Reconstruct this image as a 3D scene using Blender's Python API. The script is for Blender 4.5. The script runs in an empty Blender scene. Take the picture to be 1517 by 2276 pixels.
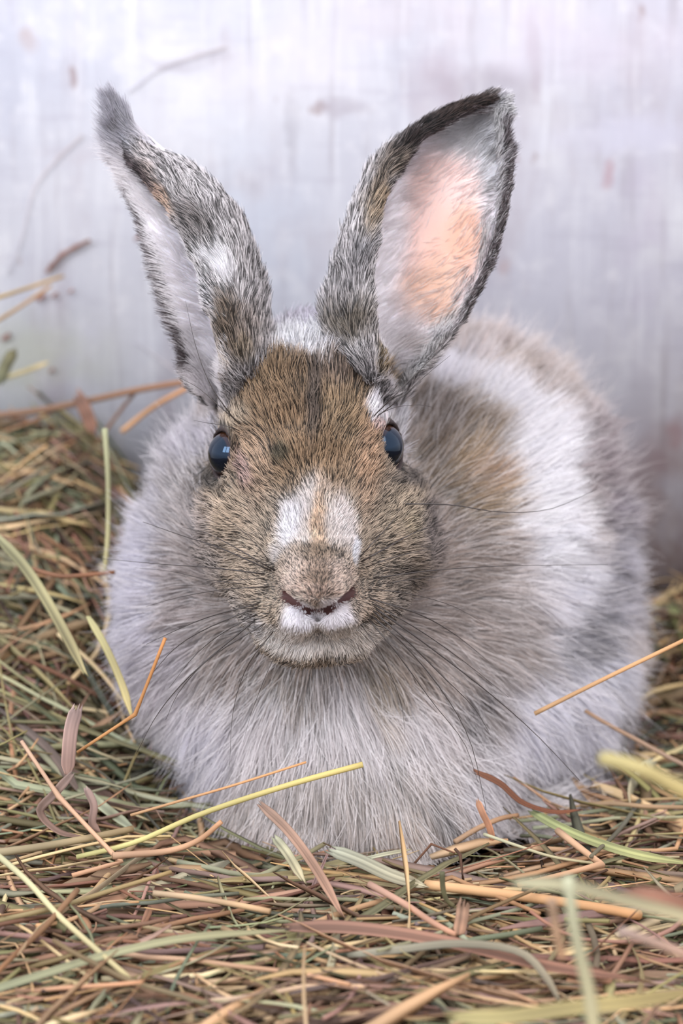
import bpy, math, random
import numpy as np
from mathutils import Vector, Matrix
from mathutils.kdtree import KDTree

# ------------------------------------------------------------------ camera, world, lights
W, H = 1517, 2276
PITCH = math.radians(13.0)
D0 = 1.10                       # camera to face plane
PXM = 6000.0                    # photo pixels per metre at the face plane
C0 = np.array([0.0, 0.0, 0.130])
CAM = C0 + D0 * np.array([0.0, -math.cos(PITCH), math.sin(PITCH)])
scene = bpy.context.scene
COL = scene.collection
cam_d = bpy.data.cameras.new('camera')
cam_d.sensor_fit = 'VERTICAL'
cam_d.sensor_height = 36.0
cam_d.lens = 36.0 * D0 * PXM / H
cam_d.clip_start = 0.01
cam_d.dof.use_dof = True
cam_d.dof.focus_distance = 1.065
cam_d.dof.aperture_fstop = 8.0
cam = bpy.data.objects.new('camera', cam_d)
cam.location = CAM
cam.rotation_euler = (math.pi / 2 - PITCH, 0, 0)
COL.objects.link(cam)
scene.camera = cam
vs = scene.view_settings
vs.view_transform = 'Standard'
vs.look = 'None'
vs.gamma = 1.0
vs.use_curve_mapping = False
vs.exposure = 0.06

world = bpy.data.worlds.new('world')
scene.world = world
world.use_nodes = True
nt = world.node_tree
nt.nodes.clear()
wo = nt.nodes.new('ShaderNodeOutputWorld')
bg = nt.nodes.new('ShaderNodeBackground')
tc = nt.nodes.new('ShaderNodeTexCoord')
sx = nt.nodes.new('ShaderNodeSeparateXYZ')
rp = nt.nodes.new('ShaderNodeValToRGB')
mp = nt.nodes.new('ShaderNodeMapRange')
mp.inputs['From Min'].default_value = -1
mp.inputs['From Max'].default_value = 1
nt.links.new(tc.outputs['Generated'], sx.inputs[0])
nt.links.new(sx.outputs['Z'], mp.inputs['Value'])
nt.links.new(mp.outputs[0], rp.inputs[0])
nt.links.new(rp.outputs[0], bg.inputs[0])
nt.links.new(bg.outputs[0], wo.inputs[0])
rp.color_ramp.elements[0].position = 0.40
rp.color_ramp.elements[0].color = (0.50, 0.46, 0.44, 1)
rp.color_ramp.elements[1].position = 0.55
rp.color_ramp.elements[1].color = (0.93, 0.91, 0.98, 1)
bg.inputs['Strength'].default_value = 1.7


def area(name, loc, target, size, power, color):
    d = bpy.data.lights.new(name, 'AREA')
    d.shape = 'RECTANGLE'
    d.size, d.size_y = size
    d.energy = power
    d.color = color
    o = bpy.data.objects.new(name, d)
    o.location = loc
    o.rotation_euler = (Vector(target) - Vector(loc)).to_track_quat('-Z', 'Y').to_euler()
    COL.objects.link(o)
    return o


# a four-pane window up on the left, in front of the hutch, and an added warm fill lamp high in front
for i_ in (0, 1):
    for j_ in (0, 1):
        area('window_pane_light', (-1.75 + 0.72 * i_, -2.05 - 0.30 * i_, 1.35 + 0.80 * j_), (0.0, 0.05, 0.1), (0.62, 0.70), 15.0, (0.88, 0.93, 1.0))
area('overhead_fill_light', (0.5, -1.9, 2.2), (0.05, 0.1, 0.1), (1.8, 1.4), 38.0, (1.0, 0.95, 0.90))

# ------------------------------------------------------------------ helpers
rng = np.random.default_rng(11)
random.seed(5)
_fw = np.array([0.0, math.cos(PITCH), -math.sin(PITCH)])
_up = np.array([0.0, math.sin(PITCH), math.cos(PITCH)])
_rt = np.array([1.0, 0.0, 0.0])
FPX = PXM * D0


def pt(px, py, Y):
    """world point on the vertical plane y=Y that the photograph shows at px,py"""
    d = _fw + _rt * ((px - W / 2) / FPX) + _up * (-(py - H / 2) / FPX)
    t = (Y - CAM[1]) / d[1]
    return CAM + d * t


def mpp(Y):
    return (Y - CAM[1]) / math.cos(PITCH) / FPX


def proj(P):
    v = P - CAM
    z = v @ _fw
    return np.stack([W / 2 + FPX * (v @ _rt) / z, H / 2 - FPX * (v @ _up) / z], -1)


def lin(c):
    c = np.asarray(c, float) / 255.0
    return np.where(c <= 0.04045, c / 12.92, ((c + 0.055) / 1.055) ** 2.4)


_lat = np.random.default_rng(3).random((32, 32, 32)).astype(np.float32)


def vnoise(P, scale, off=0.0):
    q = P / scale + off + 500.0
    i = np.floor(q).astype(int)
    f = q - i
    f = f * f * (3 - 2 * f)
    r = 0
    for a in (0, 1):
        for b in (0, 1):
            for c in (0, 1):
                w = (f[:, 0] if a else 1 - f[:, 0]) * (f[:, 1] if b else 1 - f[:, 1]) * (f[:, 2] if c else 1 - f[:, 2])
                r = r + w * _lat[(i[:, 0] + a) % 32, (i[:, 1] + b) % 32, (i[:, 2] + c) % 32]
    return r * 2 - 1


def norm(v):
    return v / np.maximum(np.linalg.norm(v, axis=-1, keepdims=True), 1e-9)


def sstep(a, b, x):
    t = np.clip((x - a) / (b - a), 0, 1)
    return t * t * (3 - 2 * t)


def mat(name):
    m = bpy.data.materials.new(name)
    m.use_nodes = True
    return m, m.node_tree, m.node_tree.nodes['Principled BSDF']


def mesh_obj(name, V, F, material, parent=None, smooth=True, col=None):
    me = bpy.data.meshes.new(name)
    V = np.asarray(V, np.float32)
    F = np.asarray(F, np.int32)
    n = F.shape[1]
    me.vertices.add(len(V))
    me.vertices.foreach_set('co', V.ravel())
    me.loops.add(F.size)
    me.loops.foreach_set('vertex_index', F.ravel())
    me.polygons.add(len(F))
    me.polygons.foreach_set('loop_start', np.arange(0, F.size, n, dtype=np.int32))
    me.polygons.foreach_set('loop_total', np.full(len(F), n, np.int32))
    me.update(calc_edges=True)
    if smooth:
        me.polygons.foreach_set('use_smooth', np.ones(len(F), bool))
    if col is not None:
        a = me.color_attributes.new('col', 'FLOAT_COLOR', 'POINT')
        c4 = np.concatenate([col, np.ones((len(col), 1))], 1).astype(np.float32)
        a.data.foreach_set('color', c4.ravel())
    me.validate()
    me.materials.append(material)
    o = bpy.data.objects.new(name, me)
    COL.objects.link(o)
    if parent is not None:
        o.parent = parent
    return o


def tag(o, label=None, cat=None, group=None, kind=None):
    if label: o['label'] = label
    if cat: o['category'] = cat
    if group: o['group'] = group
    if kind: o['kind'] = kind
    return o


def attr_mat(name, rough=0.6, spec=0.3, bump=0.0, bscale=900, sub=0.0, trans=0.0):
    m, t, b = mat(name)
    a = t.nodes.new('ShaderNodeAttribute')
    a.attribute_name = 'col'
    t.links.new(a.outputs['Color'], b.inputs['Base Color'])
    b.inputs['Roughness'].default_value = rough
    b.inputs['Specular IOR Level'].default_value = spec
    if bump:
        n = t.nodes.new('ShaderNodeTexNoise')
        n.inputs['Scale'].default_value = bscale
        n.inputs['Detail'].default_value = 4
        bp = t.nodes.new('ShaderNodeBump')
        bp.inputs['Strength'].default_value = bump
        bp.inputs['Distance'].default_value = 0.0006
        t.links.new(n.outputs[0], bp.inputs['Height'])
        t.links.new(bp.outputs[0], b.inputs['Normal'])
    return m


# ------------------------------------------------------------------ setting: wall and floor
WALLY = 0.30


def wall_material():
    m, t, b = mat('whitewash')
    N = t.nodes.new
    L = t.links.new
    tc = N('ShaderNodeTexCoord')

    def noise(scale, sc=(1, 1, 1), detail=5, rough=0.6, loc=(0, 0, 0)):
        mpn = N('ShaderNodeMapping')
        mpn.inputs['Scale'].default_value = sc
        mpn.inputs['Location'].default_value = loc
        L(tc.outputs['Object'], mpn.inputs[0])
        n = N('ShaderNodeTexNoise')
        n.inputs['Scale'].default_value = scale
        n.inputs['Detail'].default_value = detail
        n.inputs['Roughness'].default_value = rough
        L(mpn.outputs[0], n.inputs['Vector'])
        return n.outputs[0]

    def ramp(src, p0, p1, c0=(0, 0, 0, 1), c1=(1, 1, 1, 1)):
        r = N('ShaderNodeValToRGB')
        r.color_ramp.elements[0].position = p0
        r.color_ramp.elements[1].position = p1
        r.color_ramp.elements[0].color = c0
        r.color_ramp.elements[1].color = c1
        L(src, r.inputs[0])
        return r.outputs[0]

    def mixc(a, bcol, fac, amt=1.0):
        x = N('ShaderNodeMix')
        x.data_type = 'RGBA'
        f = N('ShaderNodeMath')
        f.operation = 'MULTIPLY'
        f.inputs[1].default_value = amt
        L(fac, f.inputs[0])
        L(f.outputs[0], x.inputs[0])
        if isinstance(a, tuple): x.inputs[6].default_value = a
        else: L(a, x.inputs[6])
        if isinstance(bcol, tuple): x.inputs[7].default_value = bcol
        else: L(bcol, x.inputs[7])
        return x.outputs[2]

    def c(*rgb):
        return tuple(lin(rgb)) + (1.0,)
    base = ramp(noise(7, (1, 1, 0.8), 3), 0.38, 0.62, c(186, 189, 202), c(203, 204, 212))
    # mauve cast towards the right-hand side, in broad patches
    xs = N('ShaderNodeSeparateXYZ')
    L(tc.outputs['Object'], xs.inputs[0])
    mr = N('ShaderNodeMapRange')
    mr.inputs['From Min'].default_value = -0.02
    mr.inputs['From Max'].default_value = 0.16
    L(xs.outputs['X'], mr.inputs['Value'])
    base = mixc(base, c(196, 194, 206), mr.outputs[0], 0.6)
    base = mixc(base, c(176, 168, 176), ramp(noise(16, (1.6, 1, 0.45), 5, 0.65, (3, 0, 1)), 0.52, 0.68), 0.65)
    base = mixc(base, c(220, 221, 225), ramp(noise(22, (1, 1, 0.7), 5, 0.6, (0, 0, 5)), 0.55, 0.72), 0.5)
    # vertical brush streaks
    base = mixc(base, c(160, 154, 162), ramp(noise(60, (1.5, 1, 0.12), 4, 0.7), 0.54, 0.70), 0.6)
    base = mixc(base, c(224, 226, 232), ramp(noise(110, (1.5, 1, 0.08), 3, 0.7, (7, 0, 2)), 0.53, 0.68), 0.6)
    # horizontal brush marks
    base = mixc(base, c(172, 170, 184), ramp(noise(70, (0.3, 1, 2.4), 4, 0.65, (2, 0, 9)), 0.54, 0.70), 0.45)
    base = mixc(base, c(228, 228, 232), ramp(noise(85, (1, 1, 1), 5, 0.7, (5, 0, 6)), 0.54, 0.68), 0.4)
    # rust-brown specks
    base = mixc(base, c(138, 108, 104), ramp(noise(75, (1, 1, 0.6), 2, 0.5, (4, 0, 4)), 0.715, 0.76), 0.6)
    # hairline scratches
    w = N('ShaderNodeTexVoronoi')
    w.feature = 'DISTANCE_TO_EDGE'
    w.inputs['Scale'].default_value = 5.5
    dm = N('ShaderNodeMapping')
    L(tc.outputs['Object'], dm.inputs[0])
    nz = N('ShaderNodeTexNoise')
    nz.inputs['Scale'].default_value = 9
    L(tc.outputs['Object'], nz.inputs[0])
    av = N('ShaderNodeVectorMath')
    av.operation = 'MULTIPLY_ADD'
    av.inputs[1].default_value = (0.12, 0.12, 0.12)
    L(nz.outputs[1], av.inputs[0])
    L(dm.outputs[0], av.inputs[2])
    L(av.outputs[0], w.inputs['Vector'])
    line = ramp(w.outputs['Distance'], 0.0, 0.012, (1, 1, 1, 1), (0, 0, 0, 1))
    msk = ramp(noise(6, (1, 1, 1), 2, 0.5, (8, 0, 1)), 0.50, 0.60)
    mm = N('ShaderNodeMath')
    mm.operation = 'MULTIPLY'
    L(line, mm.inputs[0])
    L(msk, mm.inputs[1])
    base = mixc(base, c(150, 152, 172), mm.outputs[0], 0.5)
    # single stains and rubbed patches
    def stain(px, py, rx, rz, colr, amt, soft=0.6):
        nonlocal base
        q = pt(px, py, WALLY)
        k = mpp(WALLY)
        mpn = N('ShaderNodeMapping')
        mpn.vector_type = 'TEXTURE'
        mpn.inputs['Location'].default_value = (q[0], WALLY, q[2])
        mpn.inputs['Scale'].default_value = (rx * k * 2, 0.2, rz * k * 2)
        wv = N('ShaderNodeVectorMath')
        wv.operation = 'MULTIPLY_ADD'
        wv.inputs[1].default_value = (0.02, 0.0, 0.02)
        L(fine.outputs[1], wv.inputs[0])
        sb = N('ShaderNodeVectorMath')
        sb.operation = 'SUBTRACT'
        sb.inputs[1].default_value = (0.01, 0, 0.01)
        L(tc.outputs['Object'], sb.inputs[0])
        L(sb.outputs[0], wv.inputs[2])
        L(wv.outputs[0], mpn.inputs[0])
        g = N('ShaderNodeTexGradient')
        g.gradient_type = 'SPHERICAL'
        L(mpn.outputs[0], g.inputs[0])
        m_ = N('ShaderNodeMath')
        m_.operation = 'MULTIPLY'
        L(ramp(g.outputs[1], 0.0, soft), m_.inputs[0])
        L(ramp(fine.outputs[0], 0.3, 0.6), m_.inputs[1])
        base = mixc(base, c(*colr), m_.outputs[0], amt)
    fine = N('ShaderNodeTexNoise')
    fine.inputs['Scale'].default_value = 45
    fine.inputs['Detail'].default_value = 5
    L(tc.outputs['Object'], fine.inputs[0])
    for a_ in ((400, 330, 180, 120, (220, 221, 228), .5), (230, 60, 160, 60, (220, 220, 227), .5), (560, 520, 90, 160, (196, 204, 218), .5),
               (640, 150, 120, 60, (216, 213, 220), .5), (1080, 185, 70, 30, (150, 142, 152), .8), (975, 200, 45, 70, (184, 174, 184), .6),
               (1192, 150, 10, 70, (164, 150, 160), .6), (760, 235, 45, 12, (168, 162, 172), .6), (645, 300, 9, 60, (150, 146, 156), .6),
               (60, 90, 16, 22, (176, 160, 160), .7), (1355, 388, 12, 16, (178, 140, 148), .6), (1430, 520, 30, 90, (186, 176, 196), .5),
               (960, 40, 180, 40, (204, 198, 206), .5), (1300, 90, 200, 60, (206, 200, 212), .6), (90, 800, 110, 70, (190, 194, 180), .7),
               (1480, 1130, 60, 100, (150, 128, 122), .9), (1500, 1280, 70, 60, (128, 108, 98), .9), (1420, 1010, 60, 60, (186, 174, 182), .6),
               (1508, 965, 14, 24, (168, 132, 132), .6), (1465, 1030, 14, 22, (156, 134, 138), .6), (1120, 590, 10, 14, (180, 156, 156), .6),
               (180, 330, 60, 14, (190, 184, 192), .6), (430, 130, 60, 10, (180, 176, 186), .6), (1380, 300, 120, 30, (204, 204, 220), .6)):
        stain(*a_)
    # splashed dirt near the floor
    mz = N('ShaderNodeMapRange')
    mz.inputs['From Min'].default_value = 0.16
    mz.inputs['From Max'].default_value = 0.02
    L(xs.outputs['Z'], mz.inputs['Value'])
    dn = ramp(noise(26, (1.3, 1, 0.5), 5, 0.65, (1, 0, 3)), 0.36, 0.62)
    m2 = N('ShaderNodeMath')
    m2.operation = 'MULTIPLY'
    mx_ = N('ShaderNodeMapRange')
    mx_.inputs['From Min'].default_value = 0.08
    mx_.inputs['From Max'].default_value = 0.17
    L(xs.outputs['X'], mx_.inputs['Value'])
    m3 = N('ShaderNodeMath')
    m3.operation = 'MULTIPLY'
    L(mz.outputs[0], m3.inputs[0])
    L(mx_.outputs[0], m3.inputs[1])
    L(m3.outputs[0], m2.inputs[0])
    L(dn, m2.inputs[1])
    base = mixc(base, c(140, 122, 116), m2.outputs[0], 0.75)
    L(base, b.inputs['Base Color'])
    b.inputs['Roughness'].default_value = 0.75
    b.inputs['Specular IOR Level'].default_value = 0.2
    bp = N('ShaderNodeBump')
    bp.inputs['Strength'].default_value = 0.5
    bp.inputs['Distance'].default_value = 0.0012
    L(noise(60, (1.5, 1, 0.35), 6, 0.7), bp.inputs['Height'])
    L(bp.outputs[0], b.inputs['Normal'])
    return m


def box(x0, x1, y0, y1, z0, z1):
    V = [(x, y, z) for x in (x0, x1) for y in (y0, y1) for z in (z0, z1)]
    F = [(0, 1, 3, 2), (4, 6, 7, 5), (0, 4, 5, 1), (2, 3, 7, 6), (0, 2, 6, 4), (1, 5, 7, 3)]
    return V, F


V, F = box(-0.7, 0.7, WALLY, WALLY + 0.03, -0.045, 0.75)
tag(mesh_obj('wall_back', V, F, wall_material(), smooth=False),
    'whitewashed wall with faint brush streaks and stains behind the rabbit', kind='structure')
m, t, b = mat('floor_board')
b.inputs['Base Color'].default_value = (*lin((84, 66, 50)), 1)
b.inputs['Roughness'].default_value = 0.9
V, F = box(-0.7, 0.7, -0.9, WALLY, -0.045, -0.03)
tag(mesh_obj('floor', V, F, m, smooth=False), 'brown floor hidden beneath the hay', kind='structure')

# ------------------------------------------------------------------ rabbit: signed distance field
def ell(P, c, r, rot=None):
    q = P - c
    if rot is not None:
        q = q @ rot
    k0 = np.linalg.norm(q / r, axis=-1)
    k1 = np.linalg.norm(q / (r * r), axis=-1)
    return k0 * (k0 - 1) / np.maximum(k1, 1e-6)


def cap(P, a, b, ra, rb):
    ba = b - a
    h = np.clip(((P - a) @ ba) / (ba @ ba), 0, 1)
    return np.linalg.norm(P - a - h[..., None] * ba, axis=-1) - (ra + (rb - ra) * h)


def smin(a, b, k):
    h = np.maximum(k - np.abs(a - b), 0) / k
    return np.minimum(a, b) - h * h * k * 0.25


def smax(a, b, k):
    return -smin(-a, -b, k)


def E(px, py, Y, rx, rz, ry, roll=0.0, tilt=0.0):
    """ellipsoid seen at px,py in plane Y; rx, rz in photo px, ry depth in metres"""
    s = mpp(Y)
    R = np.array(Matrix.Rotation(roll, 3, 'Y') @ Matrix.Rotation(tilt, 3, 'X'))
    return (pt(px, py, Y), np.array([rx * s, ry, rz * s]), R)


HEAD = [
    (E(678, 925, 0.028, 172, 190, 0.050), 0),                 # cranium
    (E(690, 1030, 0.006, 150, 165, 0.038), 0.020),            # brow and face
    (E(702, 1160, -0.018, 118, 150, 0.032), 0.018),           # bridge
    (E(706, 1255, -0.035, 92, 95, 0.027), 0.014),             # muzzle
    (E(575, 1195, 0.006, 110, 128, 0.034), 0.020),            # left cheek
    (E(838, 1195, 0.006, 108, 128, 0.034), 0.020),            # right cheek
    (E(622, 1325, -0.024, 92, 72, 0.024), 0.012),             # whisker pads
    (E(790, 1325, -0.024, 88, 72, 0.024), 0.012),
    (E(702, 1398, -0.021, 118, 54, 0.028), 0.014),            # chin
    (E(706, 1290, -0.058, 68, 54, 0.016), 0.007),             # nose
    (E(664, 1358, -0.049, 50, 42, 0.014), 0.008),             # lip lobes
    (E(752, 1355, -0.049, 50, 42, 0.014), 0.008),
]
BODY = [
    (E(722, 1580, 0.062, 298, 300, 0.062), 0),                # chest
    (E(695, 1310, 0.075, 330, 320, 0.060), 0.04),             # neck and shoulders
    (E(508, 1085, 0.085, 88, 135, 0.050), 0.03),             # left shoulder
    (E(925, 1280, 0.150, 392, 415, 0.100), 0.05),             # trunk
    (E(1050, 1085, 0.155, 240, 280, 0.085), 0.05),            # hump
    (E(1180, 1500, 0.135, 192, 235, 0.080), 0.03),            # right haunch
    (E(435, 1330, 0.130, 110, 210, 0.080), 0.03),             # left flank
    (E(850, 1740, 0.040, 200, 120, 0.046), 0.05),                # lower chest
    (E(905, 1812, 0.030, 95, 66, 0.038), 0.03),               # right fore leg
    (E(620, 1800, 0.035, 110, 60, 0.040), 0.02),              # left fore leg
    (E(1195, 1785, 0.050, 80, 22, 0.050), 0.015),             # hind foot
    (E(905, 1885, -0.006, 44, 24, 0.020), 0.010),             # fore paw
    (E(690, 1862, -0.006, 44, 24, 0.018), 0.010),             # other fore paw
]
NOSE = pt(706, 1290, -0.068)
eyes = []
for (px, py, s) in ((519, 1009, -1), (840, 993, 1)):
    ax = norm(np.array([0.83 * s, -0.54, 0.10]))
    eyes.append((pt(px, py, 0.0005), ax))
RE = 0.0094
def field(parts, P):
    d = None
    for (c, r, R), k in parts:
        e = ell(P, c, r, R)
        d = e if d is None else smin(d, e, k)
    return d


def on_face(px, py, inset=0.0004):
    """the skin point the lens sees at px,py"""
    a = pt(px, py, -0.10)
    d = norm(a - CAM)
    for _ in range(80):
        a = a + d * max(float(field(HEAD, a[None])[0]), 0.00005) * 0.8
    return a + d * inset


_m = on_face(706, 1358, .0010)
SLITS = [(on_face(632, 1323), on_face(670, 1341)), (on_face(670, 1341), _m),
         (on_face(785, 1315), on_face(744, 1337)), (on_face(744, 1337), _m),
         (_m, on_face(708, 1408))]


def f_head(P):
    d = field(HEAD, P)
    for c, ax in eyes:
        q = P - c
        a = q @ ax
        r = np.linalg.norm(q, axis=-1)
        lid = smax(r - (RE + 0.0013), a - 0.0052, 0.0012)
        d = smin(d, lid, 0.006)
        d = smax(d, -(r - RE), 0.0006)
        d = smax(d, -(cap(P, c + ax * 0.002, c + ax * 0.02, 0.0074, 0.0105)), 0.0012)
    for i, (a, b_) in enumerate(SLITS):
        d = smax(d, -cap(P, a, b_, 0.0013 if i < 4 else 0.0010, 0.0021 if i < 4 else 0.0010), 0.003)
    return d


def f_body(P):
    return field(BODY, P)


def sdf(P):
    return smin(f_head(P), f_body(P), 0.022)


def grad(P, e=0.0006):
    g = np.stack([sdf(P + np.array(v)) - sdf(P - np.array(v)) for v in ((e, 0, 0), (0, e, 0), (0, 0, e))], -1)
    return norm(g)


def axis(segs):
    out = [segs[0][0]]
    for a, b_, h in segs:
        n = max(1, int(round((b_ - a) / h)))
        out += list(np.linspace(a, b_, n + 1)[1:])
    return np.array(out)


xs = axis([(-0.125, -0.06, 0.003), (-0.06, 0.04, 0.0013), (0.04, 0.145, 0.003)])
ys = axis([(-0.085, -0.01, 0.0013), (-0.01, 0.02, 0.0016), (0.02, 0.275, 0.0034)])
zs = axis([(-0.035, 0.07, 0.003), (0.07, 0.175, 0.0013), (0.175, 0.24, 0.003)])


def surface_nets(xs, ys, zs, f):
    nx, ny, nz = len(xs), len(ys), len(zs)
    G = np.empty((nx, ny, nz), np.float32)
    Yg, Zg = np.meshgrid(ys, zs, indexing='ij')
    for i0 in range(0, nx, 12):
        xx = xs[i0:i0 + 12]
        P = np.empty((len(xx), ny, nz, 3))
        P[..., 0] = xx[:, None, None]
        P[..., 1] = Yg
        P[..., 2] = Zg
        G[i0:i0 + 12] = f(P)
    ins = G < 0
    cnt = sum(ins[a:nx - 1 + a, b:ny - 1 + b, c:nz - 1 + c].astype(np.int8) for a in (0, 1) for b in (0, 1) for c in (0, 1))
    act = (cnt > 0) & (cnt < 8)
    ci = np.argwhere(act)
    idx = -np.ones(act.shape, np.int64)
    idx[act] = np.arange(len(ci))
    acc = np.zeros((len(ci), 3))
    n = np.zeros(len(ci))
    ax3 = (xs, ys, zs)
    cor = [(a, b, c) for a in (0, 1) for b in (0, 1) for c in (0, 1)]
    for ia, A in enumerate(cor):
        for B in cor[ia + 1:]:
            if sum(abs(A[k] - B[k]) for k in range(3)) != 1: continue
            va = G[ci[:, 0] + A[0], ci[:, 1] + A[1], ci[:, 2] + A[2]]
            vb = G[ci[:, 0] + B[0], ci[:, 1] + B[1], ci[:, 2] + B[2]]
            cr = (va < 0) != (vb < 0)
            t = np.where(cr, va / np.where(cr, va - vb, 1), 0)
            pa = np.stack([ax3[k][ci[:, k] + A[k]] for k in range(3)], -1)
            pb = np.stack([ax3[k][ci[:, k] + B[k]] for k in range(3)], -1)
            acc += np.where(cr[:, None], pa + t[:, None] * (pb - pa), 0)
            n += cr
    V = acc / n[:, None]
    Fs = []
    for k in range(3):
        sl0 = [slice(None)] * 3
        sl1 = [slice(None)] * 3
        sl0[k] = slice(0, -1)
        sl1[k] = slice(1, None)
        a = ins[tuple(sl0)]
        b = ins[tuple(sl1)]
        e = np.argwhere(a != b)
        o1, o2 = (k + 1) % 3, (k + 2) % 3
        dims = (nx, ny, nz)
        ok = (e[:, o1] > 0) & (e[:, o2] > 0) & (e[:, o1] < dims[o1] - 1) & (e[:, o2] < dims[o2] - 1)
        e = e[ok]

        def cell(d1, d2):
            q = e.copy()
            q[:, o1] -= d1
            q[:, o2] -= d2
            return idx[q[:, 0], q[:, 1], q[:, 2]]
        q = np.stack([cell(1, 1), cell(0, 1), cell(0, 0), cell(1, 0)], -1)
        flip = ~a[e[:, 0], e[:, 1], e[:, 2]]
        q[flip] = q[flip][:, ::-1]
        Fs.append(q)
    return V, np.concatenate(Fs)


BV, BF = surface_nets(xs, ys, zs, sdf)
for _ in range(2):
    d = sdf(BV)
    g = grad(BV)
    BV = BV - g * np.clip(d, -0.001, 0.001)[:, None] * 0.8
BN = grad(BV)

# ------------------------------------------------------------------ coat colours
BASEH, BASEB = (156, 138, 120), (186, 170, 162)
# (px, py, rx, ry, rotation, colour, softness, amount)
HEADC = [
    (680, 900, 170, 160, 0, (118, 95, 73), .4, 1),
    (590, 830, 50, 60, .3, (138, 110, 80), .8, .7),
    (770, 910, 60, 90, 0, (150, 124, 94), .5, .8),
    (760, 800, 60, 50, 0, (118, 100, 88), .5, .9),
    (600, 940, 70, 60, 0, (140, 112, 84), .6, .8),
    (690, 1030, 130, 60, 0, (152, 122, 92), .6, .8),
    (560, 1030, 40, 80, 0, (178, 148, 122), .5, .8),
    (820, 1010, 28, 110, 0, (172, 138, 110), .6, .8),
    (697, 870, 17, 100, .03, (84, 72, 64), .6, .95),
    (622, 1003, 26, 20, -.3, (84, 76, 60), .5, .95),
    (655, 690, 130, 34, 0, (194, 188, 202), .4, 1),
    (670, 738, 92, 32, 0, (232, 232, 240), .5, 1),
    (700, 772, 40, 22, 0, (220, 216, 220), .8, .7),
    (770, 765, 70, 17, .35, (225, 224, 232), .4, .95),
    (560, 793, 52, 11, -.62, (232, 230, 238), .3, 1),
    (522, 850, 12, 38, .3, (205, 196, 194), .5, .7),
    (828, 820, 11, 45, -.5, (190, 180, 176), .5, .5),
    # muzzle blaze
    (700, 1098, 34, 50, 0, (212, 202, 198), .6, .9),
    (706, 1180, 84, 72, 0, (216, 204, 198), .45, .95),
    (645, 1160, 26, 66, .25, (232, 230, 238), .6, .9),
    (775, 1160, 26, 70, -.2, (226, 216, 214), .5, .9),
    (712, 1165, 17, 95, .03, (216, 182, 152), .6, .95),
    (610, 1233, 17, 22, 0, (240, 238, 246), .4, 1),
    (794, 1225, 11, 30, 0, (236, 236, 246), .4, 1),
    (706, 1290, 84, 58, 0, (214, 190, 174), .35, 1),
    (710, 1225, 52, 22, .05, (118, 98, 78), .6, .8),
    (708, 1290, 36, 48, 0, (120, 98, 80), .7, .9),
    # cheeks
    (560, 1240, 60, 90, 0, (176, 158, 138), .5, .8),
    (860, 1240, 50, 90, 0, (168, 150, 130), .5, .8),
    (480, 1130, 60, 65, 0, (180, 158, 134), .5, .9),
    (405, 1160, 50, 120, 0, (146, 136, 134), .6, .9),
    (900, 1130, 50, 60, 0, (166, 148, 126), .5, .9),
    (925, 1165, 22, 30, 0, (176, 160, 132), .7, .6),
    (975, 1180, 34, 110, 0, (112, 102, 98), .5, .95),
    (440, 1290, 45, 80, .2, (160, 148, 142), .6, .85),
    (500, 1370, 45, 50, 0, (176, 166, 160), .6, .8),
    (900, 1370, 45, 55, 0, (158, 146, 138), .6, .8),
    (900, 1290, 50, 40, 0, (112, 100, 90), .5, .8),
    # eye surrounds
    (447, 950, 34, 55, .2, (212, 210, 220), .5, .95),
    (452, 1062, 40, 26, .3, (88, 82, 76), .5, .95),
    (540, 1040, 14, 40, -.2, (170, 138, 132), .5, .8),
    (520, 925, 34, 28, -.4, (190, 172, 150), .5, .8),
    (925, 960, 50, 85, -.3, (232, 230, 238), .35, 1),
    (850, 890, 32, 42, .3, (226, 222, 230), .4, 1),
    (845, 935, 22, 16, 0, (205, 172, 168), .5, .8),
    (935, 1058, 50, 22, .1, (96, 88, 82), .5, .95),
    (470, 850, 45, 60, 0, (196, 192, 200), .5, .8),
    # lips and chin
    (705, 1425, 125, 42, 0, (206, 196, 188), .5, .9),
    (662, 1371, 48, 38, .35, (236, 232, 240), .3, 1),
    (752, 1368, 48, 38, -.35, (232, 226, 232), .3, 1),
    (706, 1316, 56, 20, 0, (192, 166, 150), .5, .95),
    (600, 1345, 34, 40, 0, (176, 158, 138), .5, .8),
    (820, 1345, 34, 40, 0, (170, 150, 132), .5, .8),
    (625, 1425, 85, 32, .25, (222, 214, 208), .4, .95),
    (790, 1428, 75, 32, -.25, (216, 206, 198), .4, .95),
    (560, 1390, 30, 30, 0, (196, 192, 194), .5, .7),
]
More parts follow.
